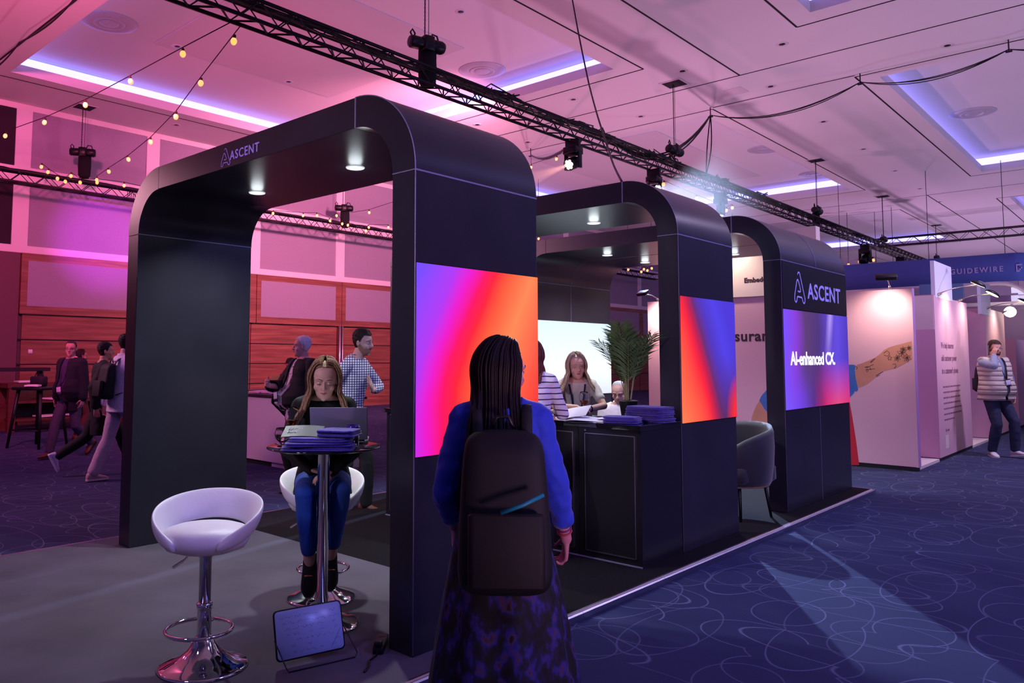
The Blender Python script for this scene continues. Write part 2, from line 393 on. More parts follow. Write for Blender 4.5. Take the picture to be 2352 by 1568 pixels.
# far end wall
struct(MB().box((XW-.3, 52, 0), (9, 52.3, ZC+.1)), 'wall_back', mat('back_wall_paint', '#b9a9b4', .8))
bw = MB()
for k in range(9): bw.box((XW+1+k*3.05, 51.93, 4.0), (XW+3.5+k*3.05, 51.99, 6.6)); bw.box((XW+1+k*3.05, 51.93, 1.0), (XW+3.5+k*3.05, 51.99, 3.4))
struct(bw, 'wall_back_panels', M_fab)
# ---- downlights, diffusers, hatches
ring = mat('downlight_trim', '#cfc6cc', .5); M_blk = mat('black_plastic', '#0b0a0d', .45)
t0 = thing('ceiling_downlight', 'x', 'ceiling light', (0, 0, 0))
MB().lathe([(.045, -.004), (.11, -.004), (.115, 0), (.115, .004)], n=20).build('trim_ring', ring, t0, world=False)
MB().lathe([(.0, -.006), (.055, -.006), (.055, .0)], n=16).build('reflector', M_blk, t0, world=False)
DL = [(-12.58, 10.08), (-14.51, 10.09), (-9.25, 10.14), (-17.94, 9.16), (-9.62, 14.28), (-12.43, 14.24), (-7.04, 14.33), (-5.08, 14.32), (-6.09, 16.43), (-9.14, 16.4), (-12.47, 16.34),
      (-6.1, 19.79), (-6.13, 23.17), (-6.17, 26.55), (-2.89, 16.45), (-14.47, 7.36), (-6.23, 29.94), (-6.25, 32.94)]
DLL = ['in the near recess between the two long bulb strings', 'in the near recess above the first bulb string', 'in the near recess left of the big hoist', 'beside the left wall top, under the steep bulb string', 'just beyond the near recess, right of the truss',
 'just above the far end of the near arch', 'directly beside the hatch over the middle arch', 'right of the near recess, at the top of the view', 'below the long groove, above the cable swag', 'between the long groove and the truss, right of the near recess', 'just over the curved top of the near arch',
 'nearest of the row left of the right-hand recess', 'second of the row left of the right-hand recess', 'third of the row left of the right-hand recess', 'alone at the upper right above the cable swag', 'in the near recess closest to the left edge', 'fourth of the row left of the right-hand recess', 'farthest of the row left of the right-hand recess']
for q, (x, y) in enumerate(DL):
    zz = ZC if not any(xs[i] < x < xs[i+1] and ys[j] < y < ys[j+1] for i, j in cof) else ZC+.52
    if zz > ZC and -14.7 < x < -10.3 and 6.98 < y < 11.4: zz -= .02
    lab = 'ceiling downlight '+DLL[q]
    if q == 0: t0.location = (x, y, zz); t0['label'] = lab; t0['group'] = 'recessed downlights'
    else: dup(t0, (x, y, zz), 0, lab, 'recessed downlights')
def diffuser(x, y, z, lab, first=[None]):
    if first[0] is None:
        t = thing('air_diffuser', lab, 'air vent', (x, y, z), 0, 'round air diffusers'); first[0] = t
        md = mat('diffuser_metal', '#b8b0bd', .4)
        MB().lathe([(.30, -.02), (.36, -.035), (.50, -.012), (.52, 0), (.5, .0)], n=36).build('outer_ring', md, t, world=False)
        MB().lathe([(0, -.03), (.13, -.035), (.17, -.03), (.18, -.015), (.10, 0)], n=28).build('centre_disc', md, t, world=False)
        MB().lathe([(.19, -.005), (.24, -.035), (.27, -.035), (.30, -.004)], n=36).build('cone_ring', md, t, world=False)
        MB().lathe([(0, -.003), (.31, -.003), (.31, 0)], n=28).build('throat', M_dark, t, world=False)
    else: dup(first[0], (x, y, z), 0, lab)
diffuser(-14.39, 5.95, ZC+.52, 'round air diffuser in the ceiling recess at top left')
diffuser(-10.86, 12.6, ZC+.52, 'round air diffuser beside the truss, at the far corner of the near recess')
diffuser(-3.63, 23.4, ZC+.52, 'round air diffuser in the ceiling recess at right')
diffuser(-8.83, 23.3, ZC+.52, 'round air diffuser above the middle arch, at the right edge of its recess')
diffuser(-8.83, 27.6, ZC+.52, 'round air diffuser next to the glowing cove wall behind the third arch')
diffuser(-15.28, 24.6, ZC+.52, 'round air diffuser seen just over the top of the middle arch')
# ceiling access hatch outline and small sensors
tag(MB().box((-6.95, 16.0, ZC-.006), (-6.55, 16.45, ZC-.001)).build('access_hatch', mat('hatch_paint', '#cbc0c8', .7)), 'flat square access hatch in the ceiling beside a groove', 'hatch')
# ================================================================== stand platform and arches
X0, X1, TH, HT, RO, ZS = -6.243, -2.872, .178, 3.03, .494, 2.533
ZF = .05
M_lam = mat('black_laminate', (.020, .019, .028), .30, noise=(3, .15))
M_lam2 = mat('black_laminate_inner', (.014, .014, .019), .26)
M_alu = mat('aluminium_edge', '#b9b6c8', .3, 1.0)
M_seam = mat('pale_edge_tape', '#8f8aa8', .4, .3)
M_black_carpet = mat('black_carpet', (.010, .008, .010), .95, noise=(60, .3), spec=.1)
M_grey_carpet = mat('grey_carpet', '#5b5560', .98, noise=(2.2, .16, (1, 1, 1)), bump=(240, .35, .004), spec=.1)
pl = thing('stand_platform', 'low exhibition platform carpeted grey and black with a pale metal edge under the arches', 'platform', (-4.6, 4, 0))
MB().box((-6.52, 3.86, 0), (-2.70, 10.0, ZF)).build('black_carpet', M_black_carpet, pl)
MB().box((-6.52, -3.0, 0), (-2.70, 3.858, ZF)).build('grey_carpet', M_grey_carpet, pl)
tr = MB()
for y0 in [-3+i*1.0 for i in range(13)]:
    y1 = y0+.997
    tr.prism([(-2.70, 0), (-2.655, 0), (-2.655, .040), (-2.663, .049), (-2.675, .044), (-2.685, .0499), (-2.70, .0499)], 'y', y0, y1)
tr.build('edge_trim', M_alu, pl, bevel=.001)
MB().box((-6.545, -3, 0), (-6.52, 10.0, .05)).box((-6.545, 10.0, 0), (-2.655, 10.03, .05)).build('edge_trim', M_alu, pl)
def arcpts(cx, cz, r, a0, a1, n=14): return [(cx+r*math.cos(a0+(a1-a0)*i/n), cz+r*math.sin(a0+(a1-a0)*i/n)) for i in range(n+1)]
RI = RO-.10
# LED artwork
def led_mat(name, which):
    g = NT(name, .35); g.b.inputs['Base Color'].default_value = (.01, .01, .01, 1)
    u, vv, v, _ = g.xyz('Generated')     # y -> along, z -> up
    u = vv
    nz = g.n('ShaderNodeTexNoise'); nz.inputs['Scale'].default_value = 2.2; nz.inputs['Detail'].default_value = 2; g.l(g.tc.outputs['Generated'], nz.inputs[0])
    wob = g.math('MULTIPLY', g.math('SUBTRACT', nz.outputs[0], .5), .10)
    if which == 1:
        f = g.math('ADD', .20, g.math('MULTIPLY', g.math('MULTIPLY', v, v), .36))
        t = g.math('ADD', g.math('SUBTRACT', u, f), wob)
        t = g.math('ADD', g.math('MULTIPLY', t, .8), .4)
        c = g.ramp(t, [(0, '#7a4cff'), (.20, '#b438f5'), (.29, '#ef18d0'), (.38, '#ff1060'), (.45, '#ff2233'), (.54, '#ff5a33'), (.72, '#ff8a52'), (1, '#ff4a3a')])
        # hotter red corner lower right
        k = g.math('MULTIPLY', g.math('SUBTRACT', u, .62, clamp=True), g.math('SUBTRACT', .5, v, clamp=True)); c = g.mix(g.math('MULTIPLY', k, 7, clamp=True), c, '#ff3526')
        es = 1.0
    elif which == 2:
        f = g.math('SUBTRACT', .60, g.math('MULTIPLY', v, .56)); t = g.math('ADD', g.math('SUBTRACT', u, f), g.math('MULTIPLY', wob, .6))
        t = g.math('ADD', g.math('MULTIPLY', t, .7), .5)
        c = g.ramp(t, [(0, '#ff8a55'), (.30, '#ff5a3c'), (.46, '#ff2233'), (.54, '#c01848'), (.60, '#6c2a70'), (.70, '#4f35c0'), (.85, '#5040e8'), (1, '#4a36d8')])
        low = g.math('MULTIPLY', g.math('SUBTRACT', .55, v, clamp=True), g.math('SUBTRACT', u, .45, clamp=True)); c = g.mix(g.math('MULTIPLY', low, 4.5, clamp=True), c, '#5a2a58')
        dx = g.math('SUBTRACT', u, 1.05); dy = g.math('SUBTRACT', v, .02); d = g.math('SQRT', g.math('ADD', g.math('MULTIPLY', dx, dx), g.math('MULTIPLY', g.math('MULTIPLY', dy, dy), .5)))
        c = g.mix(g.math('MULTIPLY', g.math('SUBTRACT', .26, d, clamp=True), 6, clamp=True), c, '#ff2a30'); es = 1.0
    elif which == 3:
        t = g.math('ADD', u, wob)
        c = g.ramp(t, [(0, '#7a50ff'), (.16, '#8a3ad8'), (.30, '#5c3a70'), (.48, '#4a3078'), (.62, '#5a3cb8'), (.8, '#5f48e0'), (1, '#4c34c0')])
        low = g.math('SUBTRACT', .75, g.math('MULTIPLY', v, 1.5), clamp=True)
        cl = g.ramp(t, [(0, '#7c58ff'), (.2, '#6a44f0'), (.4, '#5a2a90'), (.52, '#b01858'), (.62, '#f0203c'), (.8, '#ff4a30'), (1, '#ff2a34')])
        c = g.mix(low, c, cl)
        # pale vertical streak
        sx = g.math('SUBTRACT', u, g.math('ADD', .57, g.math('MULTIPLY', v, .13))); st = g.math('SUBTRACT', 1.0, g.math('DIVIDE', g.math('ABSOLUTE', sx), .065), clamp=True)
        st = g.math('MULTIPLY', st, g.math('SUBTRACT', g.math('MULTIPLY', v, 1.9), .75, clamp=True)); c = g.mix(g.math('MULTIPLY', st, .9), c, '#b89cff'); es = 1.0
    g.l(c, g.b.inputs['Emission Color']); g.b.inputs['Emission Strength'].default_value = es
    return g.m
M_led = {k: led_mat('led_artwork_%d' % k, k) for k in (1, 2, 3)}
M_ledblk = mat('led_bezel', (.004, .004, .005), .3)
M_dl = mat('lit_downlight', (.8, .8, .8), .5, emit=(.93, .97, 1), es=14)
M_logo = mat('logo_lilac', '#a79ae8', .5, emit='#8f82d8', es=.35)
M_logo_top = mat('logo_purple', '#a784e0', .5, emit='#8a64c8', es=.25)
M_white_em = mat('text_white_lit', '#ffffff', .5, emit='#ffffff', es=1.0)
LOGO = [(420, 385), (424, 345), (440, 318), (458, 312), (475, 328), (488, 380), (505, 470), (530, 600), (560, 760), (590, 915), (612, 1030), (622, 1100), (620, 1150), (612, 1195), (597, 1218), (580, 1215), (563, 1190), (550, 1140), (536, 1080),
        (522, 1050), (490, 1042), (440, 1032), (402, 1022), (388, 1045), (380, 1110), (368, 1160), (350, 1186), (333, 1170), (318, 1130), (312, 1070), (318, 990), (330, 900), (350, 790), (372, 670), (386, 590), (398, 545), (413, 528), (428, 543), (440, 580), (460, 660),
        (480, 760), (492, 820), (493, 862), (478, 884), (450, 880), (412, 862)]
def logo(name, M, h, m, parent, r):
    """outline letter A drawn as one bent stroke; M maps local (x,y) to the panel"""
    mb = MB(); pts = []
    for x, y in LOGO:
        xx = (x-312)/310.*.95; yy = 1-((y-(x-312)*.13)-296)/(1180-296)
        pts.append(M @ Vector((xx*h, yy*h, .002)))
    mb.tube(pts, r, n=8); Mi = M.inverted()
    def flat(v): q = Mi @ Vector(v); q.z *= .2; return tuple(M @ q)
    mb.v = [flat(v) for v in mb.v]; return mb.build(name, m, parent)
def arch(y0, d, idx, label):
    t = thing('arch', label, 'arch', ((X0+X1)/2, y0, ZF), 0, 'black arches of the stand')
    y1 = y0+d; xi0, xi1, zi = X0+TH, X1-TH, HT-TH
    zt = ZS
    # legs
    for nm, a, b in (('side_wall', X0, xi0), ('side_wall', xi1, X1)):
        MB().box((a, y0, ZF), (b, y1, zt-.002)).build(nm, M_lam, t, bevel=.004)
    # corners (curved panels)
    for s_, cx, cxi in ((-1, X0+RO, X0+RO), (1, X1-RO, X1-RO)):
        outer = arcpts(X1-RO, HT-RO, RO, 0, PI/2, 16); inner = arcpts(X1-RO, HT-RO, RO-TH, PI/2, 0, 16)
        poly = [(X1, zt)]+outer+inner+[(X1-TH, zt)]
        if s_ < 0: poly = [((X0+X1)-p[0], p[1]) for p in poly]
        o = MB().prism(poly, 'y', y0, y1).build('corner_panel', M_lam, t)
        for p in o.data.polygons: p.use_smooth = abs(p.normal.y) < .5
        o.modifiers.new('e', 'EDGE_SPLIT').split_angle = .5
    MB().box((X0+RO+.002, y0, zi), (X1-RO-.002, y1, HT)).build('top_beam', M_lam, t, bevel=.003)
    # pale seams
    s = MB(); e = .0022
    for yy in (y0,):
        op = [(X1, ZF+.01)]+[(X1, zt)]+arcpts(X1-RO, HT-RO, RO, 0, PI/2, 20)
        s.tube([(x, y0-.0005, z) for x, z in op], .0035 if idx == 1 else .002, n=5)
    s.box((X1-.001, y0, zt-.005), (X1+e, y1, zt+.004))
    ip = [(xi0, y0-.0005, zt-.35)]+[((X0+X1)-p[0], y0-.0005, p[1]) for p in arcpts(X1-RO, HT-RO, RO-TH, 0, .5, 8)]
    s.tube(ip, .002, n=5)
    s.box((xi0, y0, zt-.004), (xi0+e, y1, zt+.003))
    s.box((X1-RO-.006, y0-e, zi), (X1-RO+.004, y0+.002, HT))
    s.box((X1-TH, y0-e, zt-.003), (X1, y0, zt+.003))
    if idx == 3:
        ym = y0+d/2
        s.tube([(x+.001, ym, z) for x, z in arcpts(X1-RO, HT-RO, RO, 0, PI/2*.6, 12)], .003, n=5)
        s.box((X1, ym-.002, ZF), (X1+.0015, ym+.002, 1.04)); s.box((xi0, ym-.003, 2.04), (xi0+.002, ym+.003, zt))
        s.tube([((X0+X1)-x+.001, ym, z) for x, z in arcpts(X1-RO, HT-RO, RO-TH, 0, PI/2, 12)], .003, n=5)
        s.box((xi0, ym-.003, zi-.002), (xi1, ym+.003, zi))
    s.build('seam_strips', M_seam, t)
    # led screen on the aisle side
    bz = MB().box((X1-.0, y0+.001, 1.037), (X1+.006, y1-.001, 2.045)).build('led_screen', M_ledblk, t)
    MB().box((X1+.0062, y0+.004, 1.041), (X1+.010, y1-.005, 2.0405)).build('picture', M_led[idx], bz)
    # downlights in the soffit
    pts = {1: [(-4.083, y0+.60), (-5.293, y0+.60)], 2: [(-4.089, y0+.69), (-5.3, y0+.69)], 3: [(-5.266, y0+.66), (-4.05, y0+.66), (-5.29, y0+1.66), (-4.05, y0+1.66)]}[idx]
    for (x, y) in pts:
        dl = MB().lathe([(.040, -.004), (.062, -.006), (.066, 0)], (x, y, zi), 24).build('downlight', mat('white_ring', '#e8ecf0', .3, emit=(.9, .95, 1), es=.6), t)
        MB().lathe([(0, -.003), (.052, -.003), (.052, -.001)], (x, y, zi), 24).build('lens', M_dl, dl)
        lamp('POINT', 'halo_fill', (x, y, zi-.055), (x, y, 0), .5, (.85, .95, 1.0), shadow_soft_size=.05)  # extra point lamp added to imitate a halo round the fitting
        lamp('SPOT', 'arch_downlight', (x, y, zi-.02), (x, y, 0), 135 if idx == 1 else 110, (.90, .96, 1.0), spot_size=2.3, spot_blend=.7, shadow_soft_size=.04)
    return t
A1 = arch(2.80, 1.048, 1, 'nearest black arch, its screen glowing orange and magenta')
A2 = arch(5.712, 1.026, 2, 'middle black arch whose screen fades from orange to blue')
A3 = arch(7.89, 2.021, 3, 'farthest, deepest black arch with logo panel and AI-enhanced CX screen')
# logo on the front beam of the nearest arch
F1 = frame((-4.815, 2.798, 2.868), (1, 0, 0), (0, 0, 1), (0, -1, 0))
logo('logo', F1, .122, M_logo_top, A1, .0028)
text('lettering', 'ASCENT', .088, frame((-4.70, 2.797, 2.898), (1, 0, 0), (0, 0, 1), (0, -1, 0)), M_logo_top, A1, ext=.001, bold=.0008, space=1.14, sx=1.0)
# logo panel on the aisle side of the farthest arch
MB().box((X1, 7.895, 2.05), (X1+.008, 9.905, 2.525)).build('sign_panel', mat('sign_black', (.006, .006, .010), .35), A3)
logo('logo', frame((X1+.009, 8.215, 2.125), (0, 1, 0), (0, 0, 1), (1, 0, 0)), .315, M_logo, A3, .0085)
text('lettering', 'ASCENT', .235, frame((X1+.010, 8.60, 2.185), (0, 1, 0), (0, 0, 1), (1, 0, 0)), M_logo, A3, ext=.001, bold=.0035, space=1.08, sx=1.17)
text('lettering', 'AI-enhanced CX.', .19, frame((X1+.012, 8.05, 1.485), (0, 1, 0), (0, 0, 1), (1, 0, 0)), M_white_em, A3, ext=.001, bold=.004, space=.98, sx=1.05)
# white screen inside the far arch's left leg
ws = MB().box((X0+TH, 7.90, 1.037), (X0+TH+.008, 9.90, 2.042)).build('led_screen', M_ledblk, A3)
def white_led():
    g = NT('white_screen', .4); g.b.inputs['Base Color'].default_value = (.02, .02, .02, 1)
    u, v, z, _ = g.xyz('Generated'); c = g.ramp(z, [(0, '#cfd6e2'), (.35, '#e6eef8'), (1, '#cfe4f8')])
    g.l(c, g.b.inputs['Emission Color']); g.b.inputs['Emission Strength'].default_value = 1.25; return g.m
MB().box((X0+TH+.0082, 7.905, 1.042), (X0+TH+.012, 9.895, 2.037)).build('picture', white_led(), ws)
text('lettering', 'ASCENT', .24, frame((X0+TH+.014, 8.25, 1.38), (0, 1, 0), (0, 0, 1), (1, 0, 0)), mat('screen_text_white', '#ffffff', .5, emit='#ffffff', es=1.6), A3, ext=.001, bold=.003)
# ================================================================== furniture of the stand
M_chrome = mat('chrome', (.78, .77, .80), .06, 1.0)
M_white = mat('white_leatherette', '#e9e4ea', .42, bump=(30, .12, .01))
M_tblk = mat('black_glass', (.006, .006, .009), .04, coat=1.0)
def stool(label, loc, rz, seat_dz=0., grp='white bar stools'):
    t = thing('bar_stool', label, 'bar stool', loc, rz, grp); W = dict(world=False)
    MB().lathe([(.213, 0), (.215, .006), (.205, .014), (.16, .030), (.11, .052), (.075, .085), (.055, .115), (.045, .135), (.036, .145), (0, .145)], n=56).build('base', M_chrome, t, **W)
    MB().lathe([(.034, .14), (.034, .27), (.038, .275), (.038, .30), (.03, .305)], n=28).build('column', M_chrome, t, **W)
    MB().lathe([(.029, .30), (.029, .52+seat_dz), (.055, .535+seat_dz), (.06, .55+seat_dz)], n=28).build('piston', mat('chrome_dark', (.5, .48, .56), .12, 1.0), t, **W)
    fr = [(math.sin(a)*.15, .04+math.cos(a)*.13, .21) for a in [PI*1.12+(2*PI-.24*PI*2)*i/36+.0 for i in range(37)]]
    fr = [(0.02, -.0, .21)]+[(math.sin(a)*.155, .085-math.cos(a)*.15, .205) for a in [(.18+(2*PI-.36)*i/36) for i in range(37)]]+[(-.02, 0, .21)]
    MB().tube(fr, .0095, n=8).build('foot_ring', M_chrome, t, **W)
    # pad
    z = .55+seat_dz
    MB().lathe([(0, 0), (.13, .002), (.185, .022), (.205, .055), (.203, .085), (.185, .108), (.15, .12), (.08, .124), (0, .122)], (0, 0.0, z), 48, sx=1.03, sy=.98).build('seat', M_white, t, **W)
    # wrap-round back: open at the front (+y), slot above the pad at the rear
    rings = []; nA = 44; a0 = math.radians(28)
    for i in range(nA+1):
        f = i/nA; a = a0+(2*PI-2*a0)*f; ph = math.sin(PI*f)           # 0 at front tips, 1 at rear
        h0 = z+.028+.088*ph**1.3; h1 = z+.075+.185*ph**.85
        r0 = .195+.012*ph; r1 = .213+.075*ph**.9; th = .034
        dx, dy = math.sin(a), math.cos(a); ring_ = []
        for k in range(14):
            b = 2*PI*k/14; cz = .5-.5*math.cos(b); s_ = math.sin(b)
            hz = h0+(h1-h0)*cz; rr = r0+(r1-r0)*cz**.8+s_*th*(.75-.25*cz); ring_.append((dx*rr, dy*rr, hz))
        rings.append(ring_)
    MB().loft(rings).build('backrest', M_white, t, **W).modifiers.new('s', 'SUBSURF').levels = 1
    MB().tube([(.03, -.02, z-.01), (.09, -.05, z-.02), (.12, -.07, z-.06), (.19, -.11, z-.11)], [.006, .006, .006, .008], n=8).build('lever', M_chrome, t, **W)
    return t
aim = math.atan2(-(0-(-3.53)), 0-2.02)
stool('empty white bar stool standing alone in front of the near arch', (-3.53, 2.02, ZF), math.radians(180+45), .0)
stool('white bar stool the woman with the laptop is sitting on', (-3.98, 3.08, ZF), math.radians(180+58), -.02)
# poseur table
tb = thing('poseur_table', 'round black glass high table on a chrome post, crowded with shirts, laptop and glasses', 'table', (-3.60, 2.79, ZF))
W = dict(world=False)
MB().lathe([(.215, 0), (.217, .006), (.20, .014), (.14, .028), (.08, .05), (.05, .075), (.04, .09), (0, .09)], n=56).build('base', M_chrome, tb, **W)
MB().lathe([(.034, .08), (.034, .96), (.06, .972), (.06, .98)], n=32).build('post', M_chrome, tb, **W)
MB().lathe([(0, .980), (.31, .980), (.322, .985), (.322, .990), (.318, .993), (0, .993)], n=72).build('tabletop', M_tblk, tb, **W)
TT = ZF+.9935
# folded shirts
def shirt_mat(name, c):
    g = NT(name, .85); x, y, z, v = g.xyz('Object', (1, 1, 1)); g.b.inputs['Base Color'].default_value = lin(c)
    nz = g.n('ShaderNodeTexNoise'); nz.inputs['Scale'].default_value = 18; nz.inputs['Detail'].default_value = 3; nz.inputs['Distortion'].default_value = 1.5; g.l(v, nz.inputs[0])
    bp = g.n('ShaderNodeBump'); bp.inputs['Strength'].default_value = .7; bp.inputs['Distance'].default_value = .012; g.l(nz.outputs[0], bp.inputs['Height']); g.l(bp.outputs[0], g.b.inputs['Normal'])
    g.b.inputs['Sheen Weight'].default_value = .3; return g.m
M_shirt = shirt_mat('purple_shirt_cotton', '#32198c')
def folded(name, w, d, h, seed, nfold=3):
    """a folded garment: rounded front folds, soft irregular edge"""
    rnd = random.Random(seed); mb = MB(); hh = h/nfold
    for k in range(nfold):
        n = 40; rings = []; ww = w*(1-.03*k*rnd.random()); dd = d*(1-.04*k*rnd.random()); ox, oy = rnd.uniform(-.008, .008), rnd.uniform(-.008, .008)
        ph = [rnd.uniform(0, 6) for _ in range(4)]
        def rr(a, f):
            ca, sa = math.cos(a), math.sin(a); p = .28
            x = abs(ca)**p*math.copysign(1, ca)*ww/2; y = abs(sa)**p*math.copysign(1, sa)*dd/2
            wob = 1+.018*math.sin(3*a+ph[0])+.012*math.sin(7*a+ph[1])
            return x*wob*f+ox, y*wob*f+oy
        for f, z in ((.90, 0), (.985, hh*.12), (1.0, hh*.5), (.985, hh*.86), (.90, hh*.98), (.5, hh*1.02), (.05, hh*1.03)):
            ring_ = []
            for i in range(n):
                a = 2*PI*i/n; x, y = rr(a, f); dz = .10*hh*math.sin(2*a+ph[2])+.08*hh*math.sin(5*a+ph[3])
                ring_.append((x, y, k*hh+z+(dz if 0 < z else 0)*.6))
            rings.append(ring_)
        mb.loft(rings)
    o = mb.build(name, M_shirt); return o
def place(o, loc, rz): o.location = loc; o.rotation_euler = (0, 0, rz); return o
for i, (dx, dy, rz, lb) in enumerate([(0, 0, 0, 'undermost purple shirt folded on the round glass table'), (.008, -.004, .08, 'second purple shirt from the bottom of the pile on the round table'),
                                   (.0, .01, -.06, 'third purple shirt up in the pile on the round table')]):
    o = folded('folded_shirt', .40-.03*i, .26-.01*i, .021, 10+i, 2); place(o, (-3.475+dx, 2.665+dy, TT+.001+i*.0235), math.radians(44)+rz); tag(o, lb, 'folded shirt', 'purple shirts on the round table')
o = folded('folded_shirt', .21, .20, .036, 33, 3); place(o, (-3.40, 2.74, TT+.074), math.radians(30)); tag(o, 'topmost rumpled purple shirt bundled on the right of the round table pile', 'folded shirt', 'purple shirts on the round table')
# leaflet lying over the pile
M_leaf = mat('leaflet_black', (.02, .018, .035), .45, spec=.25)
lf = MB(); rr_ = []
for i in range(9):
    f = i/8; zc = .006*math.sin(f*PI)+.002; rr_.append([(-.11+.22*f, -.075, zc), (-.11+.22*f, .075, zc+.014), (-.11+.22*f, .075, zc+.016), (-.11+.22*f, -.075, zc+.002)])
lo = lf.loft(rr_, smooth=False).build('leaflet', M_leaf); place(lo, (-3.575, 2.625, TT+.082), math.radians(44)); lo.rotation_euler[0] = .22
tag(lo, 'glossy dark leaflet with silver lettering resting on the purple shirts', 'leaflet')
for i, sx_ in enumerate(('|||/|//|/|', '|/||/||')):
    text('print', sx_, .030, Matrix.Translation((0, 0, 0)), mat('silver_ink', '#9c98a8', .3, .8), None)
for o in [o for o in COL.objects if o.name.startswith('print') and o.parent is None]:
    o.parent = lo; k = 0 if o.name == 'print' else 1
    o.location = (-.085+.0*k, .020-.045*k, .018-.004*k)
mbx = MB().box((-.110, -.072, .006), (-.094, .072, .0075)); e_ = mbx.build('copper_edge', mat('copper_foil', '#d07a50', .2, 1.0), lo, world=False); e_.location = (0, 0, .0); e_.rotation_euler = (.09, 0, 0)
# laptop
M_lap = mat('laptop_aluminium', '#8d899e', .4, .15)
lp = thing('laptop', 'open grey laptop seen from behind its lid on the round table', 'laptop', (-3.665, 2.955, TT), math.radians(47))
MB().rbox((0, .10, .008), (.335, .23, .014), .012).build('keyboard_base', M_lap, lp, **W)
Ml = Matrix.Translation((0, -.015, .016)) @ Matrix.Rotation(math.radians(24), 4, 'X')
MB().rbox((0, 0, .108), (.335, .006, .212), .004, M=Ml).build('lid', M_lap, lp, **W)
MB().box((-.155, .0035, .012), (.155, .0042, .205), Ml).build('screen', mat('laptop_screen', (.02, .02, .03), .3, emit=(.55, .6, .8), es=.9), lp, **W)
MB().tube([(-.15, -.012, .014), (.15, -.012, .014)], .006, n=8).build('hinge', M_blk, lp, **W)
# glasses
M_glass = mat('clear_glass', (.97, .97, 1), .01, trans=1., ior=1.3)
M_wine = mat('rose_wine', '#e8793a', .02, trans=.75, ior=1.33); M_water = mat('water', (.9, .93, 1), .01, trans=1., ior=1.33)
def wineglass(label, loc, s=1.0, wine=True):
    t = thing('wine_glass', label, 'wine glass', loc)
    o = [(.034, 0), (.034, .002), (.01, .006), (.0045, .012), (.004, .085), (.010, .092), (.028, .110), (.040, .135), (.041, .155), (.036, .185), (.031, .205)]
    i = [(.0302, .205), (.035, .185), (.040, .155), (.039, .136), (.027, .112), (.008, .096), (0, .095)]
    MB().lathe([(r*s, z*s) for r, z in [(0, 0)]+o+i], n=36).build('glass', M_glass, t, **W)
    if wine: MB().lathe([(r*s, z*s) for r, z in [(0, .0955), (.0078, .0966), (.0265, .1125), (.0365, .131), (0, .131)]], n=30).build('wine', M_wine, t, **W)
    return t
wineglass('stemmed glass with a little rose wine at the left of the round table', (-3.83, 2.73, TT), 1.03)
gt = thing('water_glass', 'round short-stemmed glass half full of water at the left rim of the round table', 'glass', (-3.735, 2.60, TT))
pr = [(0, 0), (.03, 0), (.03, .003), (.010, .009), (.009, .017), (.022, .026), (.040, .045), (.045, .068), (.041, .09), (.035, .104), (.0342, .104), (.040, .09), (.0438, .068), (.038, .046), (.02, .029), (0, .024)]
MB().lathe(pr, n=36).build('glass', M_glass, gt, **W)
MB().lathe([(0, .025), (.019, .0295), (.037, .0465), (.0425, .066), (0, .066)], n=30).build('water', M_water, gt, **W)
cu = thing('dark_tumbler', 'dark tumbler with a purple top band standing right of the laptop', 'tumbler', (-3.475, 2.90, TT))
MB().lathe([(0, 0), (.032, 0), (.034, .003), (.037, .085), (.036, .085), (.0, .082)], n=32).build('drink', mat('dark_drink', (.006, .004, .010), .05, coat=1), cu, **W)
MB().lathe([(.037, .086), (.039, .118), (.0375, .118), (.0365, .088), (0, .086)], n=32).build('rim', mat('purple_rim', '#2c1480', .08, coat=1), cu, **W)
# whiteboard on wire stand, leaning on the floor
wbd = thing('tabletop_whiteboard', 'small portable whiteboard full of faint handwriting standing on the carpet', 'whiteboard', (-3.20, 2.45, ZF))
Fl, Fr = onz(635, 1527, ZF+.02), onz(812, 1483, ZF+.03)
ex = (Fr-Fl); ex.z = 0; wl = .365; ex.normalize(); nrm = Vector((ex.y, -ex.x, 0)); tilt = math.radians(17)
upv = (Vector((0, 0, 1))*math.cos(tilt)-nrm*math.sin(tilt)); nn = ex.cross(upv)
if nn.dot(Vector((1, -1, 0))) < 0: nn = -nn
O = Vector((Fl.x, Fl.y, ZF+.028)); FB = frame(O, ex, upv, nn)
hb = .235
MB().rbox((wl/2, hb/2, 0), (wl, hb, .010), .022, M=FB).build('frame', M_blk, wbd)
MB().rbox((wl/2, hb/2, .0052), (wl-.014, hb-.014, .002), .018, M=FB).build('writing_surface', mat('whiteboard_film', '#a9b4dc', .25), wbd)
sc_ = MB(); rnd = random.Random(3)
for r_ in range(7):
    y = hb-.04-r_*.027; x = .03+.01*r_
    while x < wl-.04:
        L_ = rnd.uniform(.012, .04); pts = [(x+L_*q/6, y+rnd.uniform(-.007, .007), .0066) for q in range(7)]
        if rnd.random() < .78: sc_.tube([FB @ Vector(p) for p in pts], .0005, n=3, cap=False)
        x += L_+rnd.uniform(.004, .018)
sc_.tube([FB @ Vector(p) for p in ((wl-.075, .02, .0066), (wl-.02, .1, .0066))], .0008, n=3)
tag(sc_.build('handwriting', mat('marker_ink', '#4c4a78', .6), wbd), kind='stuff')
st = MB(); fo = .075
pts = [FB @ Vector((.012, .03, -.003)), Vector((0, 0, 0)), Vector((0, 0, 0)), FB @ Vector((wl-.008, .10, -.003))]
q0 = O+nrm*fo+ex*.02; q1 = O+nrm*fo+ex*(wl+.03); q0.z = q1.z = ZF+.005
st.tube([FB @ Vector((0.0, .10, -.004)), q0+Vector((0, 0, .02)), q0+ex*.012, q1-ex*.012, q1+Vector((0, 0, .02)), FB @ Vector((wl, .12, -.004))], .0032, n=7)
st.build('wire_stand', M_blk, wbd)
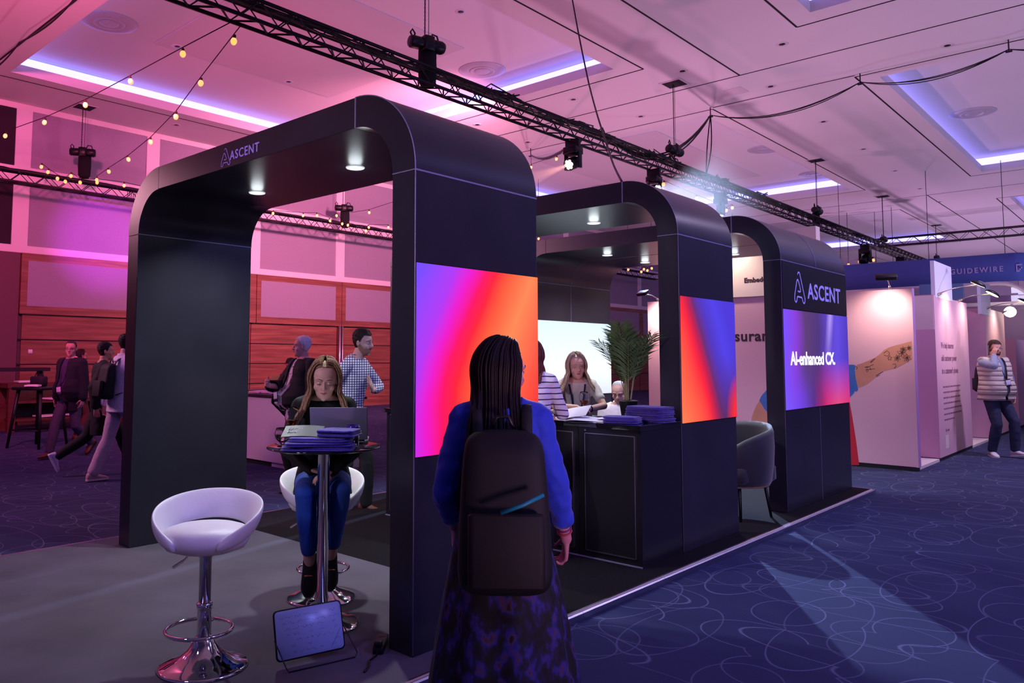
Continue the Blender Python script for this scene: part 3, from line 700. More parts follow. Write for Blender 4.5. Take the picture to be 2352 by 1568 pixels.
# power strip
ps = thing('power_strip', 'black socket strip on the carpet beside the near arch with its lead running under it', 'socket strip', (-3.09, 2.78, ZF), math.radians(-50))
MB().rbox((0, 0, .02), (.20, .055, .036), .008).build('body', M_blk, ps, **W)
for k in range(3): MB().lathe([(0, .039), (.019, .039), (.02, .0375)], (-.06+k*.055, 0, 0), 18).build('socket_outlet', mat('socket_brown', '#3a2426', .5), ps, **W)
MB().rbox((.085, 0, .05), (.035, .04, .03), .006).build('plug', M_blk, ps, **W)
MB().tube([(.10, 0, .03), (.14, .0, .012), (.19, -.03, .006), (.26, -.02, .006), (.33, -.03, .006)], .005, n=8).build('lead', M_blk, ps, **W)
# ------------------------------------------------------------------ bar counter between the legs of the middle arch
CY0, CY1 = 5.08, 5.706
M_cab = mat('counter_laminate', (.010, .010, .014), .28)
xsC = [-2.874, -3.41, -3.95, -4.49, -5.03, -5.60]
names = ['cabinet of the bar counter nearest the aisle, its door outlined in metal', 'second bar cabinet from the aisle, behind the woman in stripes', 'third bar cabinet from the aisle, in the dark behind the near arch',
         'fourth bar cabinet from the aisle, hidden mostly by the near arch', 'leftmost bar cabinet, behind the seated woman and near the man in checks']
for k in range(5):
    xa, xb = xsC[k+1]+.002, xsC[k]-.002
    c = thing('counter_cabinet', names[k], 'cabinet', ((xa+xb)/2, CY0, ZF), 0, 'cabinets of the bar counter')
    MB().box((xa, CY0+.012, ZF), (xb, CY1-.002, 1.02)).build('body', M_cab, c)
    da, db = xa+.065, xb-.05
    d = MB().box((da, CY0+.002, ZF+.06), (db, CY0+.012, .975)).build('door', M_cab, c, bevel=.002)
    e = .006
    MB().box((da-e, CY0-.001, ZF+.055), (da, CY0+.011, .98)).box((db, CY0-.001, ZF+.055), (db+e, CY0+.011, .98)).box((da, CY0-.001, ZF+.053), (db, CY0+.011, ZF+.06)).box((da, CY0-.001, .975), (db, CY0+.011, .981)).build('door_edging', M_alu, d)
    MB().lathe([(0, 0), (.009, 0), (.009, .004), (0, .005)], n=14, M=Matrix.Translation(((da-.01), CY0+.012, .998)) @ Matrix.Rotation(PI/2, 4, 'X')).build('lock', M_alu, c)
    MB().box((xa, CY0, ZF), (xb, CY0+.012, ZF+.008)).build('kick_edging', M_seam, c)
tag(MB().box((-5.62, CY0-.012, 1.021), (-2.868, CY1, 1.06)).build('worktop', mat('counter_gloss', (.008, .008, .011), .06, coat=1), bevel=.003), 'long glossy black worktop of the bar counter under the middle arch', 'worktop')
CT = 1.061
# shirts on the counter
cnt = 0
for (x, y, rz, n_, w_, d_, where) in ((-3.10, 5.22, .10, 3, .27, .20, 'low pile at the front of the counter'), (-3.02, 5.48, -.05, 7, .34, .24, 'tall pile at the aisle end of the counter')):
    ords = ['undermost', 'second lowest', 'third lowest', 'fourth lowest', 'third from top', 'second from top', 'topmost']
    if n_ == 3: ords = ['undermost', 'middle', 'topmost']
    for k in range(n_):
        hgt = .0155; o = folded('folded_shirt', w_-.004*k, d_, hgt, 50+cnt, 2); cnt += 1
        place(o, (x+.006*math.sin(k*2.1), y+.004*math.cos(k*3), CT+k*(hgt+.0012)), math.radians(8 if n_ == 3 else -2)+rz+.03*math.sin(k*1.7))
        tag(o, ords[k]+' purple shirt in the '+where, 'folded shirt', 'purple shirts, '+where)
# papers
M_paper = mat('paper', '#e6e2ec', .7)
def paper(loc, rz, w_, d_, label, m=M_paper, h=.002, name='paper_sheet', cat='paper', grp=None):
    mb = MB(); rows = []
    for i in range(7):
        f = i/6; z = h*.5+.004*math.sin(f*PI*1.3); rows.append([(-w_/2+w_*f, -d_/2, z), (-w_/2+w_*f, d_/2, z+.003), (-w_/2+w_*f, d_/2, z+h+.003), (-w_/2+w_*f, -d_/2, z+h)])
    o = mb.loft(rows, smooth=False).build(name, m); place(o, loc, rz); return tag(o, label, cat, grp)
paper((-3.40, 5.22, CT), .2, .30, .21, 'printed sheet lying flat at the front edge of the bar counter')
paper((-3.52, 5.33, CT+.004), -.35, .30, .21, 'second sheet fanned out behind the first on the bar counter')
paper((-3.29, 5.36, CT+.009), .6, .21, .15, 'small sheet nearest the purple shirts on the bar counter')
paper((-5.42, 5.25, CT), .3, .30, .21, 'pale sheet overhanging the left end of the bar counter')
paper((-5.30, 5.45, CT+.001), -.3, .21, .30, 'folded programme near the bottle at the left end of the counter', mat('pink_print', '#d89aa8', .6), .012, 'programme', 'programme')
# bottle
bt = thing('drinks_bottle', 'clear drinks bottle with a white label at the left end of the bar counter', 'bottle', (-5.515, 5.555, CT))
MB().lathe([(0, 0), (.034, 0), (.036, .004), (.036, .125), (.030, .145), (.014, .165), (.013, .20), (0, .20)], n=28).build('glass', mat('bottle_glass', (.55, .5, .55), .05, trans=.8), bt, **W)
MB().lathe([(.0365, .02), (.0368, .02), (.0368, .115), (.0365, .115)], n=28).build('label', M_paper, bt, **W)
MB().lathe([(.0145, .185), (.0155, .185), (.0155, .212), (0, .212)], n=20).build('cap', mat('cap_white', '#d8d4dc', .4), bt, **W)
# palms
M_palm = mat('palm_leaf', '#4c6a35', .5, noise=(9, .35)); M_stem = mat('palm_stem', '#8a8a5a', .6); M_pot = mat('pot_black', (.01, .01, .012), .4)
def palm(label, loc, s, seed, nf=17, col=None):
    rnd = random.Random(seed); t = thing('potted_palm', label, 'plant', loc); m = col or M_palm
    MB().lathe([(0, 0), (.055*s, 0), (.075*s, .14*s), (.08*s, .145*s), (.07*s, .15*s), (.068*s, .135*s), (0, .13*s)], n=32).build('pot', M_pot, t, **W)
    for k in range(nf):
        a = rnd.uniform(0, 2*PI); lean = rnd.uniform(.12, .75) if k > 2 else rnd.uniform(.02, .2); L_ = rnd.uniform(.45, .66)*s
        pts = []; p = Vector((math.cos(a)*.02*s, math.sin(a)*.02*s, .13*s)); th = lean*.25
        for i in range(15):
            pts.append(p.copy()); th = lean*(.25+.95*(i/14)**1.2); p = p+Vector((math.cos(a)*math.sin(th), math.sin(a)*math.sin(th), math.cos(th)))*(L_/14)
        st_ = MB().tube(pts, [.0045*s*(1-.75*i/14) for i in range(15)], n=5).build('stem', M_stem, t, **W)
        lf = MB(); side = Vector((-math.sin(a), math.cos(a), 0))
        for i in range(5, 15):
            for sub in (0, .5):
                if i == 14 and sub: continue
                q = pts[i].lerp(pts[min(i+1, 14)], sub); tg = (pts[min(i+1, 14)]-pts[i-1]).normalized()
                for sg in (-1, 1):
                    ll = (.20*math.sin(PI*min(1, (i+sub-3.5)/12.5))+.03)*s*rnd.uniform(.85, 1.1)
                    d = (side*sg*.8+tg*.75+Vector((0, 0, rnd.uniform(-.12, .16)))).normalized(); nrm_ = d.cross(side).normalized() if abs(d.dot(side)) < .98 else Vector((0, 0, 1))
                    wv = tg.cross(d).cross(d).normalized()*.0065*s; e0 = q; e1 = q+d*ll*.45+Vector((0, 0, .004)); e2 = q+d*ll+Vector((0, 0, -.03*ll/.2))
                    up_ = tg.cross(d).normalized()*.0012*s
                    lf.add([e0-wv*.3, e0+wv*.3, e1+wv, e1-wv, e2, e1+up_, ], [(0, 1, 2, 5), (0, 5, 3), (5, 2, 4), (3, 5, 4)], False)
        lf.build('frond', m, st_, world=False)
    return t
palm('leafy palm in a black pot on the bar counter beside the purple shirts', (-3.27, 5.60, CT), .98, 5, 21)
palm('palm on the left end of the bar counter behind the man in checks', (-5.33, 5.60, CT), .95, 11, 15, mat('palm_olive', '#6a6a38', .5, noise=(9, .35)))
# black lounge chairs in the gap before the last arch
M_blkfab = mat('black_upholstery', (.014, .013, .017), .75, noise=(12, .2), sheen=.3)
def lounge(label, loc, rz, top, m=M_blkfab, s=1.):
    t = thing('tub_chair', label, 'armchair', loc, rz, 'black tub chairs in the gap between arches')
    MB().rbox((0, 0, .42), (.60*s, .56*s, .16), .08, 5).build('seat', m, t, **W)
    rings = []
    for i in range(25):
        f = i/24; a = math.radians(150)*(f-.5)*2; ph = math.cos((f-.5)*PI); r = .32*s; hz = .58+(top-.58)*ph**.45
        dx, dy = math.sin(a), -math.cos(a); rr = []
        for k in range(10):
            b = 2*PI*k/10; z_ = .30+(hz-.30)*(.5-.5*math.cos(b)); q = r+.035*math.sin(b)+.05*(z_-.3); rr.append((dx*q, dy*q, z_))
        rings.append(rr)
    MB().loft(rings).build('backrest', m, t, **W)
    for sx_ in (-1, 1):
        for sy_ in (-1, 1): MB().tube([(sx_*.20*s, sy_*.18*s, .35), (sx_*.24*s, sy_*.22*s, 0)], [.018, .012], n=8).build('leg', M_blk, t, **W)
    return t
lounge('high-backed black chair tucked against the leg of the farthest arch', (-3.20, 7.42, ZF), math.radians(165), .88)
lounge('black chair with a grey rim half hidden behind the middle arch', (-3.95, 7.9, ZF), math.radians(10), .80, mat('grey_upholstery', '#2b2a31', .8, noise=(60, .3)))
# ================================================================== neighbouring pink stand
W = dict(world=False)
M_pink = mat('pink_board', '#dfafc2', .55, noise=(.7, .05)); M_cream = mat('cream_board', '#e8d6d2', .6); M_lil = mat('lilac_board', '#b98cc4', .6); M_kick = mat('dark_plinth', '#15101c', .6)
bs = thing('pink_exhibition_stand', 'large pink panelled stand with arm lamps, tattooed arm picture and recessed bays', 'exhibition stand', (-4.5, 12.4, 0))
YF, XF = 12.34, -2.72
MB().box((-6.80, YF, .06), (XF, YF+.12, 2.53)).build('front_wall', M_pink, bs)
MB().box((-6.80, YF+.01, 0), (XF-.01, YF+.11, .06)).build('plinth', M_kick, bs)
MB().box((XF-.03, YF+.002, .055), (XF+.002, YF+.13, 2.535)).build('end_trim', M_lil, bs)
MB().box((-6.1, YF-.04, 2.53), (-3.95, YF+.14, 3.55)).build('header_panel', M_cream, bs)
for (a, b, nm) in ((13.80, 16.30, 'side_panel'), (18.0, 20.2, 'side_panel'), (21.6, 23.8, 'side_panel')):
    MB().box((-3.6, a, .05), (-2.75, b, 2.53 if a < 21 else 2.0)).build(nm, M_pink, bs)
    MB().box((-3.58, a+.01, 0), (-2.755, b-.01, .05)).build('plinth', M_kick, bs)
for (a, b) in ((12.47, 13.8), (16.3, 18.0), (20.2, 21.6)):
    MB().box((-3.8, a, 0), (-2.76, b, .04)).build('bay_floor', M_cream, bs)
    MB().box((-3.8, a, .04), (-3.6, b, 2.53)).build('bay_wall', M_lil, bs)
MB().box((-3.35, 13.79, 2.0), (-2.76, 13.80, 2.52)).build('bay_header', M_cream, bs)
for (a, b, z) in ((13.9, 15.12, 3.07), (17.64, 18.65, 3.03)):
    MB().box((-2.80, a, 2.50 if a < 17 else 2.40), (-2.745, b, z)).build('fin_panel', mat('white_fin', '#dfe0f0', .5), bs)
M_ink = mat('brown_ink', '#3b2530', .7); M_ink2 = mat('mauve_ink', '#8a5a78', .7)
yA = YF-.0015
def fa(u, v, y=yA): p = ony(u, v, y); return (p.x, p.z)
zI = fa(1690, 783)[1]; xI = fa(1687, 783)[0]
def clipx(x, w_): return x
text('lettering', 'surance', .235, frame((xI, yA, zI), (1, 0, 0), (0, 0, 1), (0, -1, 0)), M_ink, bs, bold=.006, space=1.08)
text('lettering', 'in', .235, frame((xI-.02, yA, zI), (1, 0, 0), (0, 0, 1), (0, -1, 0)), M_ink, bs, bold=.006, align='RIGHT')
p_ = ony(1709, 649, YF-.042)
text('lettering', 'Embedded', .105, frame((p_.x, YF-.0425, p_.z), (1, 0, 0), (0, 0, 1), (0, -1, 0)), M_ink, bs, bold=.004, space=1.05)
def poly(pts, name, m, y, th=.0012):
    return MB().prism([fa(u, v, y) for u, v in pts], 'y', y-th, y).build(name, m, bs)
c6 = lambda X, Y: (1900+X/3.484, 650+Y/3.484)
yB = YF-.0002
skin_p = mat('printed_skin', '#c98a78', .6, noise=(3, .12)); den = mat('printed_denim', '#3f6fc0', .6, noise=(9, .12)); tat = mat('printed_tattoo', '#4a2c28', .6)
arm_ = [c6(*p) for p in ((232, 655), (282, 640), (330, 620), (380, 597), (420, 570), (455, 535), (500, 512), (550, 497), (600, 485), (640, 474), (676, 464), (678, 540), (677, 606), (640, 632), (600, 655), (550, 682), (500, 690), (440, 705), (395, 745), (350, 785), (320, 808), (290, 822), (262, 832), (237, 841), (224, 790), (222, 720))]
poly(arm_, 'printed_arm', skin_p, yB)
poly([c6(*p) for p in ((60, 700), (110, 665), (165, 653), (205, 652), (226, 656), (222, 700), (228, 760), (240, 812), (248, 852), (236, 868), (222, 862), (210, 885), (190, 905), (172, 921), (120, 980), (60, 1010))], 'printed_sleeve', den, yB-.0002)
poly([c6(*p) for p in ((100, 900), (176, 935), (196, 1040), (214, 1150), (234, 1280), (256, 1456), (100, 1456))], 'printed_red_dress', mat('printed_red', '#c81f38', .6), yB)
c7 = lambda X, Y: (1660+X/5.225, 900+Y/5.225)
poly([c7(*p) for p in ((620, 60), (500, 70), (440, 108), (405, 160), (372, 232), (350, 300), (343, 340), (352, 420), (362, 480), (420, 520), (620, 500))], 'printed_arm', skin_p, yB)
poly([c7(*p) for p in ((700, -60), (560, -60), (500, 5), (462, 50), (438, 102), (470, 150), (500, 205), (560, 260), (700, 240))], 'printed_sleeve', den, yB-.0002)
tt = MB(); rnd = random.Random(4)
def tline(pts, r=.003): tt.tube([(fa(*c6(*p))[0], YF-.0024, fa(*c6(*p))[1]) for p in pts], r, n=4)
for (cx_, cy_, r0) in ((600, 560, 46), (560, 600, 30), (640, 600, 34), (610, 530, 26), (655, 520, 22)):
    for k in range(6):
        a = k*PI/3+.3; tline([(cx_, cy_), (cx_+r0*.6*math.cos(a-.35), cy_+r0*.6*math.sin(a-.35)), (cx_+r0*math.cos(a), cy_+r0*math.sin(a)), (cx_+r0*.6*math.cos(a+.35), cy_+r0*.6*math.sin(a+.35)), (cx_, cy_)])
for L_ in (((452, 560), (480, 540), (500, 560), (485, 585), (455, 575)), ((525, 650), (545, 645), (552, 665), (535, 682)), ((345, 635), (365, 612), (385, 602), (360, 628), (345, 635)), ((485, 600), (495, 590), (500, 575), (506, 592), (518, 592), (508, 604), (512, 618), (500, 610), (489, 618), (492, 606), (485, 600)),
           ((300, 672), (330, 668), (372, 650)), ((305, 690), (335, 690), (382, 684)), ((312, 700), (322, 690), (330, 700), (320, 712), (312, 700)), ((310, 672), (320, 666), (328, 676), (318, 682), (310, 672)), ((340, 670), (350, 695)), ((390, 740), (410, 728), (448, 706)), ((392, 748), (420, 735)), ((225, 665), (240, 672), (235, 690))):
    tline(L_, .0035)
tt.v = [(v[0], YF-.0022+(v[1]-YF+.0024)*.12, v[2]) for v in tt.v]
tag(tt.build('printed_tattoo', tat, bs), kind='stuff')
# text on the side panels
def side_text(y0, lines, size, z0, dz, m, bold=.0):
    for k, s_ in enumerate(lines):
        text('lettering', s_, size, frame((-2.7485, y0, z0-k*dz), (0, 1, 0), (0, 0, 1), (1, 0, 0)), m, bs, ext=.0005, bold=bold)
side_text(14.15, ['We help insurers', 'add customer power', 'to a customer\'s phone'], .13, 1.72, .20, M_ink2, .003)
for k in range(7):
    wv = [1.28, 1.27, 1.26, 1.22, 1.34, 1.30, .72][k]; mb = MB(); x = 14.18; rnd = random.Random(k)
    while x < 14.18+wv:
        l_ = rnd.uniform(.05, .16); mb.box((-2.7495, x, 1.10-k*.085), (-2.7485, min(x+l_, 14.18+wv), 1.122-k*.085)); x += l_+.025
    tag(mb.build('small_print', M_ink2, bs), kind='stuff')
side_text(14.22, ['Try it out'], .07, .42, .1, M_ink2)
MB().box((-2.7495, 14.20, .16), (-2.7485, 14.42, .36)).build('code_frame', M_cream, bs)
side_text(18.3, ['A powerful', 'journey', 'across the'], .13, 1.72, .20, M_ink2, .003)
# arm lamps on the stand tops
M_arm = mat('lamp_arm_metal', '#b9a090', .35, .7); M_lampw = mat('lamp_face_lit', (1, 1, 1), .5, emit=(1.0, .80, .55), es=9)
def armlamp(label, base, head, aim_, kind, power):
    t = thing('arm_lamp', label, 'lamp', base, 0, 'arm lamps on the pink stand'); b, h_ = Vector(base), Vector(head)
    mid = b.lerp(h_, .45)+Vector((0, 0, .03))
    MB().tube([b, mid, h_], [.009, .007, .007], n=7).build('arm', M_arm, t)
    MB().tube([b+Vector((0, 0, -.03)), b.lerp(h_, .16)], [.02, .016], n=8).build('clamp', M_arm, t)
    d = (Vector(aim_)-h_).normalized(); q = d.to_track_quat('-Z', 'Y').to_matrix().to_4x4(); M_ = Matrix.Translation(h_) @ q
    if kind == 'box':
        hd = MB().rbox((0, 0, .02), (.27, .11, .05), .02, M=M_).build('head', M_blk, t)
        MB().rbox((0, 0, -.0065), (.24, .09, .002), .01, M=M_).build('lens', M_lampw, hd)
    else:
        hd = MB().lathe([(.075, -.01), (.08, 0), (.06, .03), (.02, .05), (0, .052)], n=20, M=M_ @ Matrix.Diagonal((1, 1.5, 1, 1))).build('head', M_blk, t)
        MB().lathe([(0, -.012), (.068, -.012), (.068, -.008)], n=20, M=M_ @ Matrix.Diagonal((1, 1.5, 1, 1))).build('lens', M_lampw, hd)
    lamp('SPOT', 'arm_lamp_light', h_+d*.04, aim_, power, (1.0, .80, .60), spot_size=2.0, spot_blend=1, shadow_soft_size=.06)
    return t
armlamp('black box-headed arm lamp over the tattooed arm picture', (-3.0, 12.40, 2.56), ony(2035, 639, 11.9), (-3.1, 12.34, 1.9), 'box', 62)
armlamp('arm lamp over the front wall seen between the palm and middle arch', (-6.6, 12.40, 2.56), ony(1478, 675, 11.9), (-6.4, 12.34, 1.9), 'box', 80)
armlamp('arm lamp above the Embedded header, hidden behind the middle arch', (-5.5, 12.40, 3.58), (-5.4, 11.9, 3.62), (-5.2, 12.3, 2.6), 'box', 80)
armlamp('oval arm lamp over the first text panel, at its near end', (-2.78, 14.0, 2.54), (-2.30, 14.6, 2.72), (-2.76, 14.6, 1.9), 'oval', 50)
armlamp('second oval arm lamp, reaching out at the far end of the first text panel', (-2.78, 15.6, 2.54), (-2.32, 16.0, 2.66), (-2.76, 15.8, 1.9), 'oval', 42)
armlamp('oval arm lamp over the farther text panel', (-2.78, 18.2, 2.54), (-2.25, 19.0, 2.68), (-2.76, 18.9, 1.9), 'oval', 50)
armlamp('last small arm lamp at the right edge beyond the farther text panel', (-2.78, 20.0, 2.54), (-2.2, 20.7, 2.66), (-2.76, 20.2, 1.9), 'oval', 42)
# ------------------------------------------------------------------ far hanging banner and white canopy
M_blue = mat('banner_blue', '#5568b8', .8); M_bw = mat('banner_white', '#b9aee0', .7)
bn = thing('hanging_banner', 'big blue hanging banner with a rounded corner and pale capital lettering', 'banner', (-5, 27, 3.75))
yb = 27; xr = -3.12
rings = []
path = [(-8.4, yb)]+[(xr-.3+.3*math.sin(a), yb+.3-.3*math.cos(a)) for a in [i*PI/2/8 for i in range(9)]]+[(xr, yb+3)]
MB().loft([[(x, y, 3.76), (x, y, 4.56), (x-.02, y+.03, 4.56), (x-.02, y+.03, 3.76)] for x, y in path]).build('fabric', M_blue, bn)
g0 = ony(2183, 622, yb-.01)
text('lettering', 'GUIDEWIRE', .215, frame((g0.x-.02, yb-.012, 4.05), (1, 0, 0), (0, 0, 1), (0, -1, 0)), M_bw, bn, bold=.006, space=1.36, sx=.895)
gl = MB(); gx_ = -3.30; 
def gb(y0, z0, y1, z1): gl.box((xr+.001, y0, z0), (xr+.006, y1, z1))
Gx, Gz, Gs = -3.335, 4.01, .22
def gq(x0, z0, x1, z1): gl.box((Gx+x0*.14, yb-.012, Gz+z0*Gs), (Gx+x1*.14, yb-.004, Gz+z1*Gs))
gq(0, 0, .22, 1); gq(.22, .8, 1, 1); gq(.22, 0, .6, .2); gq(.55, .2, .75, .6); gq(.55, .42, 1, .6)
gl.build('emblem', M_bw, bn)
for x in (-8, -5.5, -3.6): MB().tube([(x, 27.2, 4.56), (x, 27.2, ZC)], .008, n=4).build('suspension_wire', M_blk, bn)
cp = thing('white_canopy_frame', 'white rounded stand frame with blue panels and small lit squares under the blue banner', 'exhibition stand', (-5, 24, 0))
M_wp = mat('white_frame_paint', '#e6dcec', .5)
fr_ = [(-7.6, 24, 0), (-7.6, 24, 3.45)]+[(-3.35+.75*math.sin(a), 24, 2.72+.75*math.cos(a)) for a in [i*PI/2/8 for i in range(9)]]+[(-2.6, 24, 0)]
MB().tube(fr_, .05, n=8).build('frame', M_wp, cp)
MB().box((-7.6, 24.1, 2.92), (-2.6, 24.5, 3.0)).build('shelf', M_wp, cp)
MB().box((-7.5, 24.6, 0), (-2.7, 24.7, 3.2)).build('back_wall', mat('mauve_wall', '#9c84a4', .7), cp)
for (u0, v0, u1, v1) in ((2112, 652, 2144, 676), (2183, 650, 2212, 690)):
    a_, b_ = ony(u0, v1, 23.9), ony(u1, v0, 23.9); MB().box((a_.x, 23.9, a_.z), (b_.x, 23.94, b_.z)).build('blue_panel', mat('panel_blue', '#6f9ad0', .6), cp)
for (u, v) in ((2323, 663), (2339, 666), (2323, 682), (2339, 682)):
    c_ = ony(u, v, 24.05); MB().box((c_.x-.07, 24.55, c_.z-.075), (c_.x+.07, 24.6, c_.z+.075)).build('lit_square', mat('lit_square', '#e4def4', .5, emit='#d8d4f0', es=.7), cp)
c_ = ony(2320, 716, 23.6)
gls = thing('globe_lamp', 'glowing warm round lamp near the right edge above the text panels', 'lamp', (c_.x, 23.6, c_.z))
MB().ball((0, 0, 0), .13).build('globe', mat('globe_lit', (1, 1, 1), .5, emit=(1, .86, .66), es=14), gls, **W)
MB().tube([(0, 0, .12), (0, .25, .2), (0, .45, .2)], .012, n=6).build('bracket', M_arm, gls, **W)
tag(MB().box((-2.55, 26, 0), (1.2, 26.1, 2.4)).build('dark_partition', mat('dark_partition', '#4c3f52', .8)), 'dark partition at the right edge behind the man on the phone', 'partition')
# ------------------------------------------------------------------ left side of the hall
M_wt = mat('red_brown_wood', '#5a2a24', .5, noise=(6, .25, (1, 1, 8)))
sh = thing('console_table', 'wooden console with two lower shelves against the far left wall', 'console table', (-17.6, 6.3, 0))
MB().box((-17.9, 5.35, .90), (-17.2, 7.9, .99)).build('top', M_wt, sh)
for y in (5.45, 7.8):
    for x in (-17.85, -17.28): MB().box((x-.06, y-.07, .0), (x+.06, y+.07, .90)).build('leg', M_wt, sh)
for z in (.22, .58): MB().box((-17.88, 5.5, z), (-17.24, 7.75, z+.045)).build('shelf', M_wt, sh)
MB().box((-17.88, 5.5, .265), (-17.86, 7.75, .58)).build('back_panel', mat('dark_wood', '#2c1216', .7), sh)
for i, (y, z, lb) in enumerate(((5.8, .991, 'on the console top at its left end'), (6.2, .266, 'on the lowest console shelf at left'), (6.8, .266, 'on the lowest console shelf in the middle'), (6.3, .626, 'on the upper console shelf'))):
    paper((-17.5, y, z), .2*i, .30, .40, 'stack of white leaflets '+lb, M_paper, .03, 'leaflet_stack', 'leaflets', 'leaflet stacks on the console')
def hightable(label, loc, rz, m, w_=.62, h_=1.02):
    t = thing('high_table', label, 'table', loc, rz)
    MB().rbox((0, 0, h_-.02), (w_, w_, .05), .03).build('tabletop', m, t, **W)
    for sx_ in (-1, 1):
        for sy_ in (-1, 1): MB().tube([(sx_*w_*.36, sy_*w_*.36, h_-.04), (sx_*w_*.52, sy_*w_*.52, 0)], [.032, .022], n=8).build('leg', m, t, **W)
    MB().tube([(-w_*.48, -w_*.48, .30), (w_*.48, -w_*.48, .30), (w_*.48, w_*.48, .30), (-w_*.48, w_*.48, .30)], .012, n=6, closed=True).build('stretcher', m, t, **W)
    return t
hightable('black high table with splayed legs left of the man in glasses', (-14.3, 4.95, 0), .5, M_blk)
bg_ = thing('canvas_bag', 'dark shoulder bag lying on the black high table', 'bag', (-14.35, 4.95, 1.025), .4)
MB().rbox((0, 0, .09), (.30, .16, .17), .06, 5).build('bag_body', mat('bag_dark', '#1a0f1e', .8), bg_, **W)
MB().tube([(-.10, 0, .16), (-.06, .02, .27), (.06, .02, .27), (.10, 0, .16)], .008, n=6).build('strap', M_blk, bg_, **W)
paper((-14.12, 4.78, 1.025), .9, .22, .16, 'crumpled pale papers in front of the dark bag on the high table', M_paper, .025, 'paper_bundle', 'papers')
tag(MB().box((-18.2, 4.2, 1.22), (-17.9, 6.4, 1.30)).box((-18.1, 4.3, 0), (-18.0, 4.4, 1.22)).box((-18.1, 6.2, 0), (-18.0, 6.3, 1.22)).build('dark_ledge', mat('ledge_dark', '#1d0e18', .6)), 'long dark ledge on posts in front of the left pier', 'ledge')
wd_ = thing('drinks_dispenser', 'tall clear drinks dispenser right of the man in glasses', 'drinks dispenser', (-14.35, 7.0, 0))
MB().lathe([(0, 0), (.22, 0), (.22, .03), (.05, .05), (.05, .85), (.20, .88), (.20, .92), (0, .92)], n=24).build('stand', M_wt, wd_, **W)
MB().lathe([(0, .93), (.10, .93), (.11, .96), (.11, 1.22), (.09, 1.26), (0, 1.26)], n=24).build('jar', mat('jar_plastic', '#d9b8d8', .15, trans=.5), wd_, **W)
MB().lathe([(0, 1.26), (.10, 1.26), (.10, 1.32), (0, 1.32)], n=20).build('lid', M_paper, wd_, **W)
MB().tube([(.10, -.05, .98), (.16, -.08, .98), (.16, -.08, .93)], .012, n=6).build('tap', M_chrome, wd_, **W)
wc = thing('white_counter', 'pale counter with a black base behind the white-haired man', 'counter', (-9.3, 6.7, 0))
c0, c1 = onz(560, 1067, .03), onz(640, 1070, .03)
MB().box((-10.6, 6.36, .07), (-8.15, 6.95, .98)).build('body', mat('counter_white', '#d9c4d4', .45), wc)
MB().box((-10.6, 6.40, 0), (-9.45, 6.9, .07)).build('plinth', M_kick, wc)
MB().box((-9.45, 6.40, .0), (-8.2, 6.9, .07)).build('plinth', mat('counter_white', '#d9c4d4', .45), wc)
MB().box((-10.65, 6.32, .98), (-8.1, 7.0, 1.01)).build('worktop', mat('counter_edge', '#3a2636', .3), wc)
for k in range(6):
    paper((-9.95+k*.27, 6.50+.05*(k % 2), 1.011), .3*k, .26, .19, ['leftmost', 'second from left', 'third from left', 'fourth from left', 'fifth from left', 'rightmost'][k]+' stack of leaflets on the pale counter', mat('pale_print', '#d9a6cc', .6), .022, 'leaflet_stack', 'leaflets', 'leaflet stacks on the pale counter')
ly = thing('laptop', 'laptop with a yellow-green lid in front of the seated pair behind the pale counter', 'laptop', (-10.6, 7.35, 1.0), .9)
MB().rbox((0, .1, .008), (.34, .24, .014), .01).build('keyboard_base', M_lap, ly, **W)
MB().rbox((0, -.03, .13), (.34, .008, .24), .004).build('lid', mat('lid_yellow', '#b3a060', .5), ly, **W)
tb2 = thing('work_table', 'dark table the seated pair are working at', 'table', (-10.7, 7.5, 0))
MB().box((-11.5, 7.15, .95), (-9.6, 8.0, .998)).build('tabletop', mat('dark_table', '#241422', .5), tb2)
for x in (-11.4, -9.7):
    for y in (7.25, 7.9): MB().box((x-.03, y-.03, 0), (x+.03, y+.03, .95)).build('leg', M_blk, tb2)
pp = MB().tube([(XW+.10, 15.20, 0), (XW+.10, 15.20, 2.5)], .035, n=12); pp.tube([(XW+.10, 15.31, 0), (XW+.10, 15.31, 2.5)], .022, n=12)
tag(pp.build('metal_post', mat('brushed_steel', '#c7b4c4', .3, .9)), 'pair of vertical steel posts on the timber wall behind the man in checks', 'post')
for (u, v, lb) in ((70, 807, 'small white socket plate on the timber wall at far left'), (691, 810, 'small white socket plate on the timber wall behind the white-haired man')):
    p_ = onx(u, v, XW); tag(MB().rbox((XW-.012, p_.y, p_.z), (.02, .09, .09), .006, 2, axis=2).build('socket_plate', M_paper), lb, 'socket plate')
